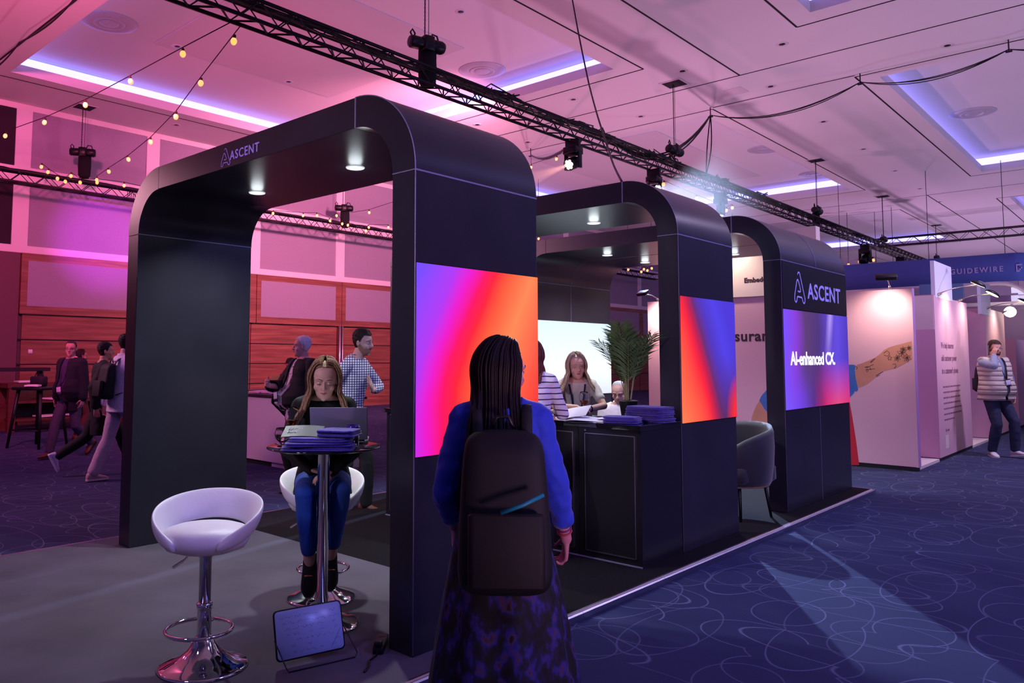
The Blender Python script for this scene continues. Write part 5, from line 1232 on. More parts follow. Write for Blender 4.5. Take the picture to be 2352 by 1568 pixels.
    for sg in (-1, 1):
        b.ball(mh @ Vector((sg*.040, .052, .36*h0)), .026*k, 14, 10)                                  # cheek
        b.tube([mh @ Vector(p) for p in ((sg*.014, .087, .60*h0), (sg*.034, .086, .615*h0), (sg*.056, .066, .59*h0))], [.007*k, .008*k, .005*k], n=8)   # brow
        b.ball(mh @ Vector((sg*.075, -.008, .47*h0)), .022*k, 12, 8, (.38, .75, 1.3), mh.to_3x3().to_4x4())
        b.tube([mh @ Vector((sg*.078, -.006+.017*math.cos(a), .47*h0+.027*math.sin(a))) for a in [PI*1.45-i*.42 for i in range(9)]], .0042*k, n=6)
        b.ball(mh @ Vector((sg*.0105, .096, .375*h0)), .0085*k, 10, 8)
        b.tube([mh @ Vector(p) for p in ((sg*.02, .076, .49*h0), (sg*.031, .083, .512*h0), (sg*.043, .074, .495*h0))], [.004*k, .0068*k, .004*k], n=8)
    b.tube([mh @ Vector(p) for p in ((0, .084, .575*h0), (0, .094, .48*h0), (0, .107, .395*h0))], [.0075*k, .0085*k, .0115*k], n=12); b.ball(mh @ Vector((0, .106, .385*h0)), .0122*k, 14, 10)
    b.ball(mh @ Vector((0, .0735, .065*h0)), .0165*k, 12, 8)
    b.tube([mh @ Vector(p) for p in ((-.020, .082, .262*h0), (0, .0905, .270*h0), (.020, .082, .262*h0))], [.004*k, .0065*k, .004*k], n=8)
    b.tube([mh @ Vector(p) for p in ((-.017, .080, .222*h0), (0, .0885, .215*h0), (.017, .080, .222*h0))], [.004*k, .007*k, .004*k], n=8)
    hd = handdir or [((0, .15, -1), (-1, 0, 0)), ((0, .15, -1), (1, 0, 0))]
    for i in (0, 1): hand(b, F_.wr[i], hd[i][0], hd[i][1], (1 if i == 0 else -1)*1, k*(1 if sex == 'm' else .92), curl[i])
    o = bake(b, voxel, name, skinmat('skin_'+skin, skin), None, 2)
    o.location = loc; o.rotation_euler = (0, 0, rz); tag(o, label, cat); F_.o = o
    # -- face pieces
    if facey:
        me_ = mat('eye_white', '#cfc4c8', .25); mi = mat('iris_'+eyes, eyes, .2); ml = mat('lips_'+mouth, mouth, .45); mb_ = mat('lash_dark', '#1b1214', .7)
        for sg in (-1, 1):
            c = (sg*.0315, .0705, .50*h0)
            if lids < .9:
                ey = MB().ball(mh @ Vector((c[0], c[1]+.0008, c[2])), .0122*k, 16, 12).build('eye', me_, o, world=False)
                MB().ball(mh @ Vector((c[0], c[1]+.0102, c[2]-.0005)), .0058*k, 12, 8, (1, .45, 1)).build('iris', mi, ey, world=False)
            z_ = .530-.050*lids; MB().tube([mh @ Vector(p) for p in ((c[0]-.015, .0765, (z_-.022)*h0), (c[0]-.006, .0835, z_*h0+.001), (c[0]+.006, .0835, z_*h0+.001), (c[0]+.015, .0765, (z_-.022)*h0))], [.0008*k, .0017*k, .0017*k, .0008*k], n=6).build('eyelash', mb_, o, world=False)
            if lids > .3:
                MB().ball(mh @ Vector((c[0], c[1]+.0006, c[2]+.0006)), .0128*k, 16, 10, (1.08, 1, .85)).build('eyelid', skinmat('skin_'+skin, skin), o, world=False)
            MB().tube([mh @ Vector(p) for p in ((sg*.013, .0935, .622*h0), (sg*.030, .0925, .648*h0), (sg*.050, .079, .622*h0))], [.0018*k, .0025*k, .0010*k], n=6).build('eyebrow', mat('brow_'+str(getattr(hairfn, 'c', '#2a1c18')), getattr(hairfn, 'c', '#2a1c18'), .8), o, world=False)
        MB().tube([mh @ Vector(p) for p in ((-.022, .0835, .246*h0), (-.011, .0925, .259*h0), (0, .0965, .255*h0), (.011, .0925, .259*h0), (.022, .0835, .246*h0))], [.001*k, .0032*k, .003*k, .0032*k, .001*k], n=8).tube([mh @ Vector(p) for p in ((-.019, .084, .243*h0), (0, .0955, .230*h0), (.019, .084, .243*h0))], [.001*k, .0042*k, .001*k], n=8).build('lips', ml, o, world=False)
    if hairfn: hairfn(F_, o)
    for g in garments: g(F_, o, voxel)
    if shoe and not barefoot:
        for i in (0, 1): shoe_(F_, i, o, *shoe)
    return F_, o
def shoe_(F_, i, o, cu_, cs_):
    k = F_.k; a = F_.an[i]; d = F_.toe[i]; lat = Vector((0, 0, 1)).cross(d).normalized() if abs(d.z) < .95 else Vector((1, 0, 0)); upv = d.cross(lat).normalized()
    if upv.z < 0 and abs(d.z) < .7: upv = -upv
    M_ = Matrix(((lat.x, d.x, upv.x, a.x), (lat.y, d.y, upv.y, a.y), (lat.z, d.z, upv.z, a.z), (0, 0, 0, 1))) @ Matrix.Diagonal((k, k, k, 1)); b0 = -.085
    b = MB(); rs = []
    for y, hw, zt in ((-.075, .018, -.03), (-.068, .033, .0), (-.04, .040, .03), (0, .042, .035), (.035, .043, .005), (.08, .046, -.020), (.12, .046, -.034), (.155, .038, -.043), (.178, .022, -.055), (.185, .008, -.062)):
        rs.append([M_ @ Vector((hw*math.cos(t), y, (zt+b0+.012)/2+(zt-b0-.012)/2*math.sin(t) if True else 0)) for t in [2*PI*q/16 for q in range(16)]])
    b.loft(rs); sh_ = b.build('shoe', mat('shoe_'+cu_, cu_, .5), o, world=False)
    s_ = MB(); pl_ = []
    for y, hw in ((-.080, .012), (-.07, .034), (-.03, .040), (.03, .042), (.09, .049), (.14, .046), (.175, .028), (.190, .008)): pl_.append((hw, y))
    oc = [(x, y) for x, y in pl_]+[(-x, y) for x, y in reversed(pl_)]
    vs = [M_ @ Vector((x, y, b0)) for x, y in oc]+[M_ @ Vector((x, y, b0+.022)) for x, y in oc]; n_ = len(oc)
    s_.add(vs, [tuple(range(n_-1, -1, -1)), tuple(range(n_, 2*n_))]+[(q, (q+1) % n_, (q+1) % n_+n_, q+n_) for q in range(n_)]); s_.build('sole', mat('sole_'+cs_, cs_, .6), sh_, world=False)
# ---- garments
def top(name, m, sleeve=1., add=.012, t0=-.06, t1=.575, cut=None, solid=0., disp=(.09, .010), armadd=None, collar=None, both=True, hem=0.):
    def fn(F_, o, vx):
        b = MB(); r_ = F_.trings(t0, t1, add)
        if hem:   # loose hem flaring down
            c0 = r_[0]; cen = sum((Vector(p) for p in c0), Vector())/len(c0)
            r_ = [[(Vector(p)-cen)*1.05+cen-Vector((0, 0, hem)) for p in c0]]+r_
        b.loft(r_); aa = armadd if armadd is not None else add
        for i in (0, 1):
            if sleeve > 0: F_.arms(b, i, sleeve, aa)
            b.tube([F_.sh[i], F_.nb.lerp(F_.sh[i], .4)+Vector((0, 0, .010))], [.050*F_.k+add if F_.sex == 'm' else .040*F_.k+add, .042*F_.k+add], n=14)
        c_ = (lambda p: cut(F_, p)) if cut else None
        g_ = bake(b, max(vx, .006), name, m, o, 3, c_, solid, disp)
        if collar:
            n0 = F_.nb; up_ = (F_.neck_top-F_.nb).normalized(); R_ = .064*F_.k if F_.sex == 'm' else .054*F_.k; rr = []
            for q in range(25):
                a = math.radians(18+324*q/24); px, py = math.sin(a), math.cos(a)
                base = n0+Vector((px*R_*1.12, py*R_*1.12+.004, .005-.012*py)); tp = n0+Vector((px*R_, py*R_+.006, .048-.018*max(0, py))); ot = n0+Vector((px*R_*1.28, py*R_*1.28+.008, .012-.03*max(0, py)))
                rr.append([base, tp, tp+Vector((px*.004, py*.004, .003)), ot, ot-Vector((px*.004, py*.004, .003))])
            MB().loft(rr).build('collar', collar, g_, world=False)
        return g_
    return fn
def trousers(name, m, add=(.010, .014, .022), t1=.06, upto=.97, disp=(.08, .010)):
    def fn(F_, o, vx):
        b = MB(); b.loft(F_.trings(-.10, t1, .010))
        for i in (0, 1): F_.legs(b, i, add, upto)
        return bake(b, max(vx, .007), name, m, o, 3, None, 0, disp)
    return fn
def frontpt(F_, x, t, add=.02):
    """point on the chest front at lateral x (m), height t along the spine"""
    tb_ = F_.tors; z0 = max([r for r in tb_ if r[0] <= t], key=lambda r: r[0]); z1 = min([r for r in tb_ if r[0] >= t], key=lambda r: r[0]); f = 0 if z1[0] == z0[0] else (t-z0[0])/(z1[0]-z0[0])
    hw, hd, oy = [z0[i]*(1-f)+z1[i]*f for i in (1, 2, 3)]; b_ = F_.belly*math.exp(-((t-.10)/.13)**2)
    hw *= F_.build; hd = hd*F_.build+b_*.08; oy += b_*.08
    s_ = max(0, 1-min(1, abs(x)/(hw+.001))**2.2)**.5
    return F_.MT @ Vector((x*F_.k, (oy+hd*s_)*F_.k+add, t*F_.k))
def lanyard(badge=True, col='#1c2350', drop=.16, add=.022, bz=0.):
    def fn(F_, o, vx):
        k = F_.k; up_ = F_.nb; pts = []
        L_ = [frontpt(F_, .075, .50, add-.012), frontpt(F_, .058, .40, add), frontpt(F_, .03, drop+.10, add+.004), frontpt(F_, .006, drop+.02, add+.008)]
        R_ = [frontpt(F_, -.075, .50, add-.012), frontpt(F_, -.058, .40, add), frontpt(F_, -.03, drop+.10, add+.004), frontpt(F_, -.006, drop+.02, add+.008)]
        bk = [up_+Vector((.062*k, -.02, .035)), up_+Vector((0, -.068*k, .04)), up_+Vector((-.062*k, -.02, .035))]
        path_ = list(reversed(L_))+[bk[0], bk[1], bk[2]]+R_; mb = MB(); rr = []
        for q, p in enumerate(path_):
            rr.append([p+Vector((-.008, 0, 0)), p+Vector((0, .0025, 0)), p+Vector((.008, 0, 0)), p+Vector((0, -.0025, 0))])
        mb.loft(rr).build('lanyard', mat('lanyard_'+col, col, .6), o, world=False)
        if badge:
            c = frontpt(F_, 0, drop-.04, add+.014); Mb = Matrix.Translation(c) @ Matrix.Rotation(math.radians(8), 4, 'Y')
            bd = MB().rbox((0, 0, 0), (.095, .004, .125), .002, 2, M=Mb).build('badge', mat('badge_dark', '#1a1c3a', .4), o, world=False)
            MB().rbox((0, .003, .008), (.085, .002, .075), .001, 2, M=Mb).build('card', mat('badge_card', '#d8cde8', .5), bd, world=False)
    return fn
# ---- hair
def cap(F_, o, m, k_=1.07, lift=.006, hairline=.80, side_low=.42, back_low=.10, rough=.0, name='hair', top_=1.0, vox=.005):
    b = MB(); mh = F_.MH; h0 = .232
    b.loft([ellring(mh, hw, y0, y1, z*h0+(lift*(z-.5)*2 if z > .5 else 0), 30, .95, k_, .002+.004*(z > .9)) for z, hw, y0, y1 in [r for r in HEAD if r[0] >= back_low-.01]])
    Mi = mh.inverted()
    def cut(p):
        q = Mi @ p; z = q.z/h0; y = q.y
        # hairline: front high, sides drop in front of the ear, back low
        if y > .045: return z < hairline
        if y > .005: f = (.045-y)/.04; return z < hairline*(1-f)+side_low*f
        if y > -.04: f = (.005-y)/.045; return z < side_low*(1-f)+back_low*f
        return z < back_low
    return bake(b, vox, name, m, o, 1, cut, .0, (.02, rough) if rough else None)
def hairmat(name, c, c2=None):
    g = NT(name, .55); x, y, z, v = g.xyz('Object', (60, 60, 3)); nz = g.n('ShaderNodeTexNoise'); nz.inputs['Scale'].default_value = 3; nz.inputs['Detail'].default_value = 3; g.l(v, nz.inputs[0])
    g.l(g.ramp(nz.outputs[0], [(.3, c), (.7, c2 or c)]), g.b.inputs['Base Color']); g.b.inputs['Specular IOR Level'].default_value = .18; return g.m
def short_hair(c, c2=None, hairline=.80, k_=1.07, lift=.012, rough=.012, side_low=.42, back_low=.16):
    def fn(F_, o): cap(F_, o, hairmat('hair_'+c, c, c2), k_, lift, hairline, side_low, back_low, rough)
    fn.c = c; return fn
def catmull(P, n):
    out = []; m = len(P)
    for i in range(m-1):
        p0, p1, p2, p3 = P[max(i-1, 0)], P[i], P[i+1], P[min(i+2, m-1)]
        for k in range(n): t = k/n; out.append(.5*((2*p1)+(p2-p0)*t+(2*p0-5*p1+4*p2-p3)*t*t+(3*p1-p0-3*p2+p3)*t**3))
    out.append(P[-1].copy()); return out
def long_hair(c, c2, length, wave=.012, n=120, part=0.0, seed=1, spread=1., frontfall=.0, curlend=0., hairline=.84, front_deg=60, roots=None, vol=1.0, fwd=.0):
    """hair as overlapping swept sheets that follow the skull and fall over the shoulders"""
    def fn(F_, o):
        rnd = random.Random(seed); m = hairmat('hair_'+c, c, c2); h_ = cap(F_, o, m, 1.035, .004, hairline, .40, .02, .0)
        mh = F_.MH; k = F_.k; R3 = mh.to_3x3().normalized(); mb = MB(); zsh = F_.sh[0].z
        def lock_path(sg, ph, lay, lenf, wv):
            dx, dy = sg*math.sin(ph), math.cos(ph); q = []
            rx, ry, rz_ = (.080+lay)*vol, (.104+lay)*vol, (.126+lay)*(1+(vol-1)*.5); c0 = Vector((0, -.006, .118)); f = (ph-math.radians(front_deg))/(PI-math.radians(front_deg))
            sy = .066-.112*f
            for th in (6, 22, 40, 58, 76, 94):
                t = math.radians(th); p = c0+Vector((math.sin(t)*dx*rx, math.sin(t)*dy*ry, math.cos(t)*rz_)); w_ = max(0, 1-th/50.)
                p.y += (sy-p.y)*w_*.9; p.x += sg*.003+part*w_
                if th < 60: p.z = c0.z+rz_*math.sqrt(max(.05, 1-((p.y-c0.y)/ry)**2-(p.x/rx)**2))
                q.append(mh @ p)
            end = q[-1]; out = (R3 @ Vector((dx, dy, 0))); out.z = 0; out.normalize(); sd = Vector((-out.y, out.x, 0)); back = max(0, -math.cos(ph)); L_ = length*lenf*k; N_ = 7
            for s_ in range(1, N_+1):
                t = s_/N_; p = end+Vector((0, 0, -L_*t))+out*((-.014*math.sin(min(1, t*2.2)*PI)*(1-.3*back))+spread*(.020*t+.022*t*t))+sd*wave*math.sin(wv+t*6)*t+out*curlend*max(0, t-.7)*3
                p += Vector((0, 1, 0))*frontfall*t*(1-back)
                if p.z < zsh+.06:
                    d_ = min(1, (zsh+.06-p.z)/.14)
                    if p.y > F_.nb.y+.01: p.y = max(p.y, F_.nb.y+(.060+(.075 if F_.sex == 'f' else .07)*d_)*k)
                    else: p.y = min(p.y, F_.nb.y-(.055+.060*d_)*k-lay)
                q.append(p)
            return q
        nA = 150
        for lay, l0 in ((.000, .90), (.006, 1.0)):
            cols = []; ph0 = math.radians(front_deg+(6 if lay == 0 else 0)); rp = [rnd.uniform(0, 6) for _ in range(5)]
            for a in range(nA+1):
                u = a/nA*2-1; sg = -1 if u < 0 else 1; ph = PI-(PI-ph0)*abs(u)**.95
                if abs(u) < 1e-6: sg = 1
                lf = l0*(1+.05*math.sin(11*u+rp[0])+.035*math.sin(37*u+rp[1])+.03*math.sin(83*u+rp[2])); ridge = .0022*math.sin(46*u+rp[3])+.0016*math.sin(97*u+rp[4])+.0008*rnd.uniform(-1, 1)
                cols.append(catmull(lock_path(sg, ph, lay+ridge, lf, 3*u+rp[2]), 4))
            inner = [[p+(o_c-p)*.0 for p in col] for col, o_c in zip(cols, [F_.nb]*len(cols))]
            th_ = .006
            rings = []
            for col in cols:
                rings.append(col)
            vs = [p for r in rings for p in r]; M_ = len(rings[0]); fs = [(i_*M_+j_, i_*M_+j_+1, (i_+1)*M_+j_+1, (i_+1)*M_+j_) for i_ in range(len(rings)-1) for j_ in range(M_-1)]
            mb.add(vs, fs, True)
        g_ = mb.build('hair_lengths', m, h_, world=False); so = g_.modifiers.new('so', 'SOLIDIFY'); so.thickness = .007; so.offset = 0
        st_ = MB()
        for q_ in range(n//2):
            sg = -1 if q_ % 2 else 1; ph = math.radians(front_deg)+(PI-math.radians(front_deg))*rnd.random()**1.2
            p = catmull(lock_path(sg, ph, .009+rnd.uniform(0, .006), rnd.uniform(.9, 1.07), rnd.uniform(0, 6)), 3); m_ = len(p)
            st_.tube(p, [(.0018+.0035*min(1, i_/8))*(1 if i_ < m_*.7 else max(.1, (m_-i_)/(m_*.3))) for i_ in range(m_)], n=5)
        tag(st_.build('loose_strands', m, h_, world=False), kind='stuff')
    fn.c = roots or c; return fn
def beard(F_, o, c, c2, full=.33):
    mh = F_.MH; h0 = .232; b = MB(); b.loft([ellring(mh, hw, y0, y1, z*h0, 30, .93, 1.02, .0006) for z, hw, y0, y1 in HEAD if z < .5]); Mi = mh.inverted()
    def cut(p):
        q = Mi @ p; z = q.z/h0
        if q.y < -.004: return True
        if z > full+.20*max(0, min(1, (.05-q.y)/.05)): return True
        return abs(q.x) < .021 and .20 < z < .40
    bake(b, .0045, 'beard', hairmat('beard_'+c, c, c2), o, 1, cut)
# ---- camera-relative headings
CF = Vector((fw.x, fw.y, 0)).normalized(); CR = Vector((rt.x, rt.y, 0)).normalized()
def hd_(a, b): v = CF*a+CR*b; return (v.x, v.y)
def fabric(name, c, rough=.85, sheen=.0, bump_=(60, .15, .003), noise=(30, .08)): return mat(name, c, rough, sheen=sheen, bump=bump_, noise=noise)
M_blacktop = fabric('black_knit', '#0b0a0c'); M_jeansb = fabric('blue_jeans', '#1f4aa0', .8, bump_=(40, .3, .004)); M_suit = fabric('black_suit', '#0c0a10', .8)
# 1 ---- seated woman with the laptop
sx, sy = -3.98, 3.08
fs = (.79, -.61)
F1_, o1 = person('woman with long brown hair in a black top, sitting reading her laptop', (sx, sy, 0), fs, H=1.70, sex='f', zp=.80, lean=13, head=(-3, 20, -3), headfwd=.035, lids=1.0,
    hands=[(.07, .30, .885), (-.055, .31, .875)], poles=[(1, -.6, -.3), (-1, -.6, -.3)], handdir=[((-.75, .6, -.15), (0, .1, -1)), ((.75, .6, -.2), (0, .1, -1))], curl=(.35, .4),
    feet=[(.07, .345, .36), (-.05, .32, .385)], kpole=[(.08, 1, .6), (-.12, 1, .6)], toe=[(.05, .62, -.78), (-.02, .55, -.84)],
    voxel=.0045, skin='#d3a290', hairfn=long_hair('#6a4630', '#b08c6c', .27, .010, 90, .004, 3, 1.5, .04, .02, .93, 64, roots='#5a3826', vol=1.12), mouth='#b0606a',
    garments=(top('black_top', M_blacktop, 1., .010, -.08, .53, disp=(.07, .012), hem=.08), trousers('jeans', M_jeansb, (.008, .010, .012), .04, .80), lanyard(False, '#20306a', .30, .018)), shoe=('#0c0a0c', '#0a0a0a'))
for i in (0, 1):
    a = F1_.an[i]+F1_.toe[i]*.075+Vector((0, 0, .0)); lat = Vector((1, 0, 0)); 
    MB().tube([a+lat*(-.022)+Vector((0, .048, .004)), a+lat*(-.008)+Vector((0, .056, .008)), a+lat*.008+Vector((0, .056, .008)), a+lat*.022+Vector((0, .048, .004))], .0035, n=6).build('shoe_chain', mat('gold_metal', '#c79a5a', .25, 1.0), o1, world=False)
# 2 ---- man in the checked shirt
def check_mat():
    g = NT('checked_shirt', .8); x, y, z, v = g.xyz('Object')
    s_ = g.math('ADD', g.math('MULTIPLY', x, -.42), g.math('MULTIPLY', y, .91))
    def lines(c, p, w_): return g.math('LESS_THAN', g.math('ABSOLUTE', g.math('SUBTRACT', g.math('FRACT', g.math('DIVIDE', c, p)), .5)), w_)
    a, b_ = lines(s_, .024, .15), lines(z, .024, .15)
    c = g.mix(g.math('MAXIMUM', a, b_), '#e4e2ee', '#2c3054'); c = g.mix(g.math('MULTIPLY', a, b_), c, '#14162c'); g.l(c, g.b.inputs['Base Color']); return g.m
M_chk = check_mat()
F2_, o2 = person('dark-haired bearded man in a blue and white checked shirt, hand on his chest', (-6.10, 5.02, 0), hd_(-.30, .95), H=1.84, lean=9, head=(-4, 6, 0), headfwd=.02,
    hands=[(.30, -.06, .98), (-.075, .235, 1.22)], poles=[(.3, -1, 0), (-.9, .5, -1)], handdir=[((0, .2, -1), (-1, 0, 0)), ((.62, .0, .72), (.1, -1, -.1))], curl=(.5, .10),
    feet=[(.11, -.12, .085), (-.11, .16, .085)], voxel=.005, skin='#c9a090', eyes='#2a2420', mouth='#a05a58', hairfn=short_hair('#17120f', '#2b201a', .83, 1.07, .022, .010, .50, .20),
    garments=(top('checked_shirt', M_chk, .88, .014, -.08, .56, disp=(.07, .014), collar=M_chk), trousers('trousers', fabric('dark_trousers', '#14121a'))), shoe=('#5a2c20', '#2a1612'))
beard(F2_, o2, '#8a6252', '#9c7462', .28)
mh = F2_.MH
MB().tube([mh @ Vector((x, y, z*.232)) for x, y, z in ((-.024, .086, .275), (-.012, .095, .297), (0, .0985, .302), (.012, .095, .297), (.024, .086, .275))], [.002, .004, .004, .004, .002], n=8).build('moustache', mat('moustache_dark', '#3a2620', .9), o2, world=False)
w0 = F2_.wr[1]; MB().tube([w0+Vector((.028*math.cos(a), .0, .028*math.sin(a))) for a in [2*PI*q/16 for q in range(16)]], .006, n=6, closed=True).build('watch', M_blk, o2, world=False)
# 3 ---- white-haired man
def suitcut(w0_, w1_, tlo=-.3, skew=0.):
    def c(F_, p):
        q = F_.MT.inverted() @ p
        if q.y < .02 or q.z/F_.k > .56: return q.z/F_.k > .56
        z = q.z/F_.k; w_ = w0_+(w1_-w0_)*max(0, min(1, (z+.15)/.65)); return abs(q.x-skew) < w_*F_.k
    return c
M_wshirt = fabric('pink_white_shirt', '#e0d0dc')
F3_, o3 = person('white-haired man in a black suit jacket and pale buttoned shirt, turned left', (-7.38, 5.38, 0), hd_(-.62, -.78), H=1.80, belly=1.1, build=1.12, lean=-3, head=(-26, 2, 0),
    hands=[(.10, .34, 1.22), (-.30, .10, .92)], poles=[(1, -.6, -1), (-.6, -.8, 0)], handdir=[((-.4, .8, .3), (-.6, -.3, .2)), ((0, .2, -1), (1, 0, 0))], curl=(.9, .5),
    voxel=.006, skin='#cf8f88', hairfn=short_hair('#c9b8c0', '#e8dce4', .88, 1.04, .004, .006, .5, .2),
    garments=(top('shirt', M_wshirt, 0, .012, -.06, .56, collar=M_wshirt), top('suit_jacket', M_suit, .97, .030, -.10, .57, cut=suitcut(.15, .045), solid=.006, disp=(.1, .012), hem=.16), trousers('trousers', M_suit), lanyard(True, '#3a2030', .17, .02)), shoe=('#17100f', '#0e0a0a'))
bt_ = MB()
for t in (.46, .38, .30, .22, .14, .02, -.04): bt_.ball(frontpt(F3_, .0, t, .016), .006, 8, 6)
bt_.build('shirt_buttons', mat('button_dark', '#4a2038', .4), o3, world=False)
# 4 ---- woman in the striped top
def stripe_mat():
    g = NT('striped_top', .85); x, y, z, v = g.xyz('Object'); nz = g.n('ShaderNodeTexNoise'); nz.inputs['Scale'].default_value = 4; g.l(v, nz.inputs[0])
    zz = g.math('ADD', z, g.math('MULTIPLY', nz.outputs[0], .03)); f = g.math('FRACT', g.math('DIVIDE', zz, .043)); l_ = g.math('LESS_THAN', f, .20)
    hem_ = g.math('LESS_THAN', z, .93); l_ = g.math('MULTIPLY', l_, g.math('SUBTRACT', 1.0, hem_)); g.l(g.mix(l_, '#d9cdd6', '#1b1630'), g.b.inputs['Base Color']); return g.m
F4_, o4 = person('woman with straight auburn hair in a white top with navy stripes, back turned', (-3.60, 4.74, 0), hd_(.93, .36), H=1.71, sex='f', lean=4, head=(14, 6, 0),
    hands=[(.115, .345, 1.125), (-.22, .32, 1.10)], poles=[(.7, -.8, -.7), (-.7, -.6, -.6)], handdir=[((-.35, .9, .0), (-.2, 0, -1)), ((.3, .9, .1), (0, 0, -1))], curl=(.5, .4),
    voxel=.006, skin='#d8a898', hairfn=long_hair('#4a2320', '#6e3630', .20, .003, 60, .0, 8, .25, .0, .0, .84, 62),
    garments=(top('striped_top', stripe_mat(), .93, .016, -.08, .54, disp=(.08, .012), hem=.10, armadd=.012), trousers('trousers', fabric('black_trousers', '#0b0a0e'))))
# 5 ---- blonde woman behind the counter
M_tee = fabric('beige_tee', '#cfc4c6')
F5_, o5 = person('smiling blonde woman in a beige T-shirt leaning on the bar counter', (-4.16, 6.16, 0), hd_(-.99, -.06), H=1.66, sex='f', lean=15, head=(6, 8, 4), zp=.865,
    hands=[(.035, .46, 1.115), (-.060, .47, 1.10)], poles=[(1, -.25, -.55), (-1, -.1, -.55)], handdir=[((-.8, .25, -.12), (0, .2, -1)), ((.85, .3, -.05), (0, -.2, -1))], curl=(.45, .55),
    voxel=.005, skin='#d9ab9b', eyes='#4a4038', mouth='#b0605c', hairfn=long_hair('#8a7462', '#cdbca4', .22, .012, 80, .002, 5, 1.2, .03, .02, .93, 60, roots='#6a4c38', vol=1.08),
    garments=(top('tshirt', M_tee, .33, .012, -.08, .53, disp=(.07, .012)), trousers('trousers', fabric('black_trousers', '#0b0a0e')), lanyard(False, '#16204e', .14, .034)))
w0 = F5_.wr[1]-(F5_.wr[1]-F5_.el[1]).normalized()*.03; dd = (F5_.wr[1]-F5_.el[1]).normalized(); e1_ = dd.orthogonal().normalized(); e2_ = dd.cross(e1_)
MB().tube([w0+e1_*.028*math.cos(a)+e2_*.028*math.sin(a) for a in [2*PI*q/18 for q in range(18)]], .006, n=6, closed=True).build('watch', M_blk, o5, world=False)
gpos = onz(1338, 941, CT); wineglass('stemmed glass of rose wine standing on the bar counter in front of the blonde woman', (gpos.x+.22*0, gpos.y, CT) if gpos.y < 5.66 else tuple(onz(1342, 956, CT)), 1.0)
pp_ = onz(1322, 948, 1.11); pa = paper((-3.62, 5.32, 1.10), .2, .28, .20, 'white sheet held up over the bar counter beside the woman in stripes', M_paper, .002); pa.rotation_euler = (.35, -.22, .25)
# 6 ---- bald man seated further back
F6_, o6 = person('seated balding man in an open-necked white shirt with a navy lanyard, looking down', (-4.62, 7.72, 0), hd_(-.95, -.25), H=1.72, zp=.50, lean=4, head=(-8, 26, 0), lids=1.,
    hands=[(.16, .30, .70), (-.16, .30, .70)], poles=[(.3, -1, -.6), (-.3, -1, -.6)], feet=[(.12, .45, .085), (-.12, .45, .085)], kpole=[(0, 1, 1), (0, 1, 1)], voxel=.006, skin='#cf9a90',
    hairfn=short_hair('#8a8088', '#b8b0b8', 1.2, 1.015, 0, .0, .62, .25), garments=(top('shirt', M_wshirt, .97, .014, -.08, .56, collar=M_wshirt), trousers('trousers', M_suit), lanyard(True, '#1c2a5a', .14)))
tag(MB().rbox((-4.62, 7.68, .22), (.5, .45, .34), .04).build('stool_block', M_blkfab), 'low black seat under the balding man, behind the bar counter', 'seat')
# 7 ---- man in glasses walking
F7_, o7 = person('man in glasses and a dark jacket over a purple shirt, walking, badge round his neck', (-12.55, 4.80, 0), hd_(-.93, -.36), H=1.79, belly=.5, build=1.08, head=(30, 4, 0),
    hands=[(.27, .02, .86), (-.27, .02, .86)], feet=[(.07, .30, .085), (-.09, -.34, .20)], toe=[(.05, 1, .0), (-.05, .75, -.65)], voxel=.008, skin='#b07a74',
    hairfn=short_hair('#2a1a20', '#3a2630', .90, 1.04, .004, .0, .5, .2),
    garments=(top('shirt', fabric('purple_shirt_dark', '#3a2450'), 0, .012, -.06, .56, collar=M_wshirt), top('jacket', fabric('navy_jacket', '#110e1c'), .95, .030, -.10, .57, cut=suitcut(.09, .06), solid=.006, hem=.14, disp=(.1, .012)), trousers('trousers', fabric('grey_trousers', '#4a3c52')), lanyard(True, '#2a3050', .12, .018)), shoe=('#5a2c22', '#2a1612'))
def spectacles(F_, o, col='#140c12'):
    mh = F_.MH; b = MB(); h0 = .232
    for sg in (-1, 1):
        b.tube([mh @ Vector((sg*.032+.023*math.cos(a), .094-.006*abs(math.cos(a)), .495*h0+.016*math.sin(a))) for a in [2*PI*q/18 for q in range(18)]], .0018, n=5, closed=True)
        b.tube([mh @ Vector(p) for p in ((sg*.055, .088, .51*h0), (sg*.072, .05, .51*h0), (sg*.078, -.01, .50*h0))], .0016, n=5)
    b.tube([mh @ Vector(p) for p in ((-.009, .096, .50*h0), (0, .101, .51*h0), (.009, .096, .50*h0))], .0018, n=5); b.build('spectacles', mat('spectacle_frame', col, .3), o, world=False)
spectacles(F7_, o7)
# 8 ---- person with a ponytail behind him
F8_, o8 = person('person with a dark ponytail and brown boots, mostly hidden behind the man in glasses', (-14.9, 5.85, 0), hd_(.6, .8), H=1.70, sex='f', voxel=.009, skin='#a86c66', facey=False,
    hairfn=long_hair('#1a0e12', '#2a181c', .22, .004, 30, 0, 4, .2, 0, 0, .84, 95), garments=(top('coat', fabric('dark_coat', '#1c1220'), .95, .03, -.10, .55, hem=.25), trousers('trousers', fabric('brown_trousers', '#4a2620'))), shoe=('#6a3222', '#3a1a14'))
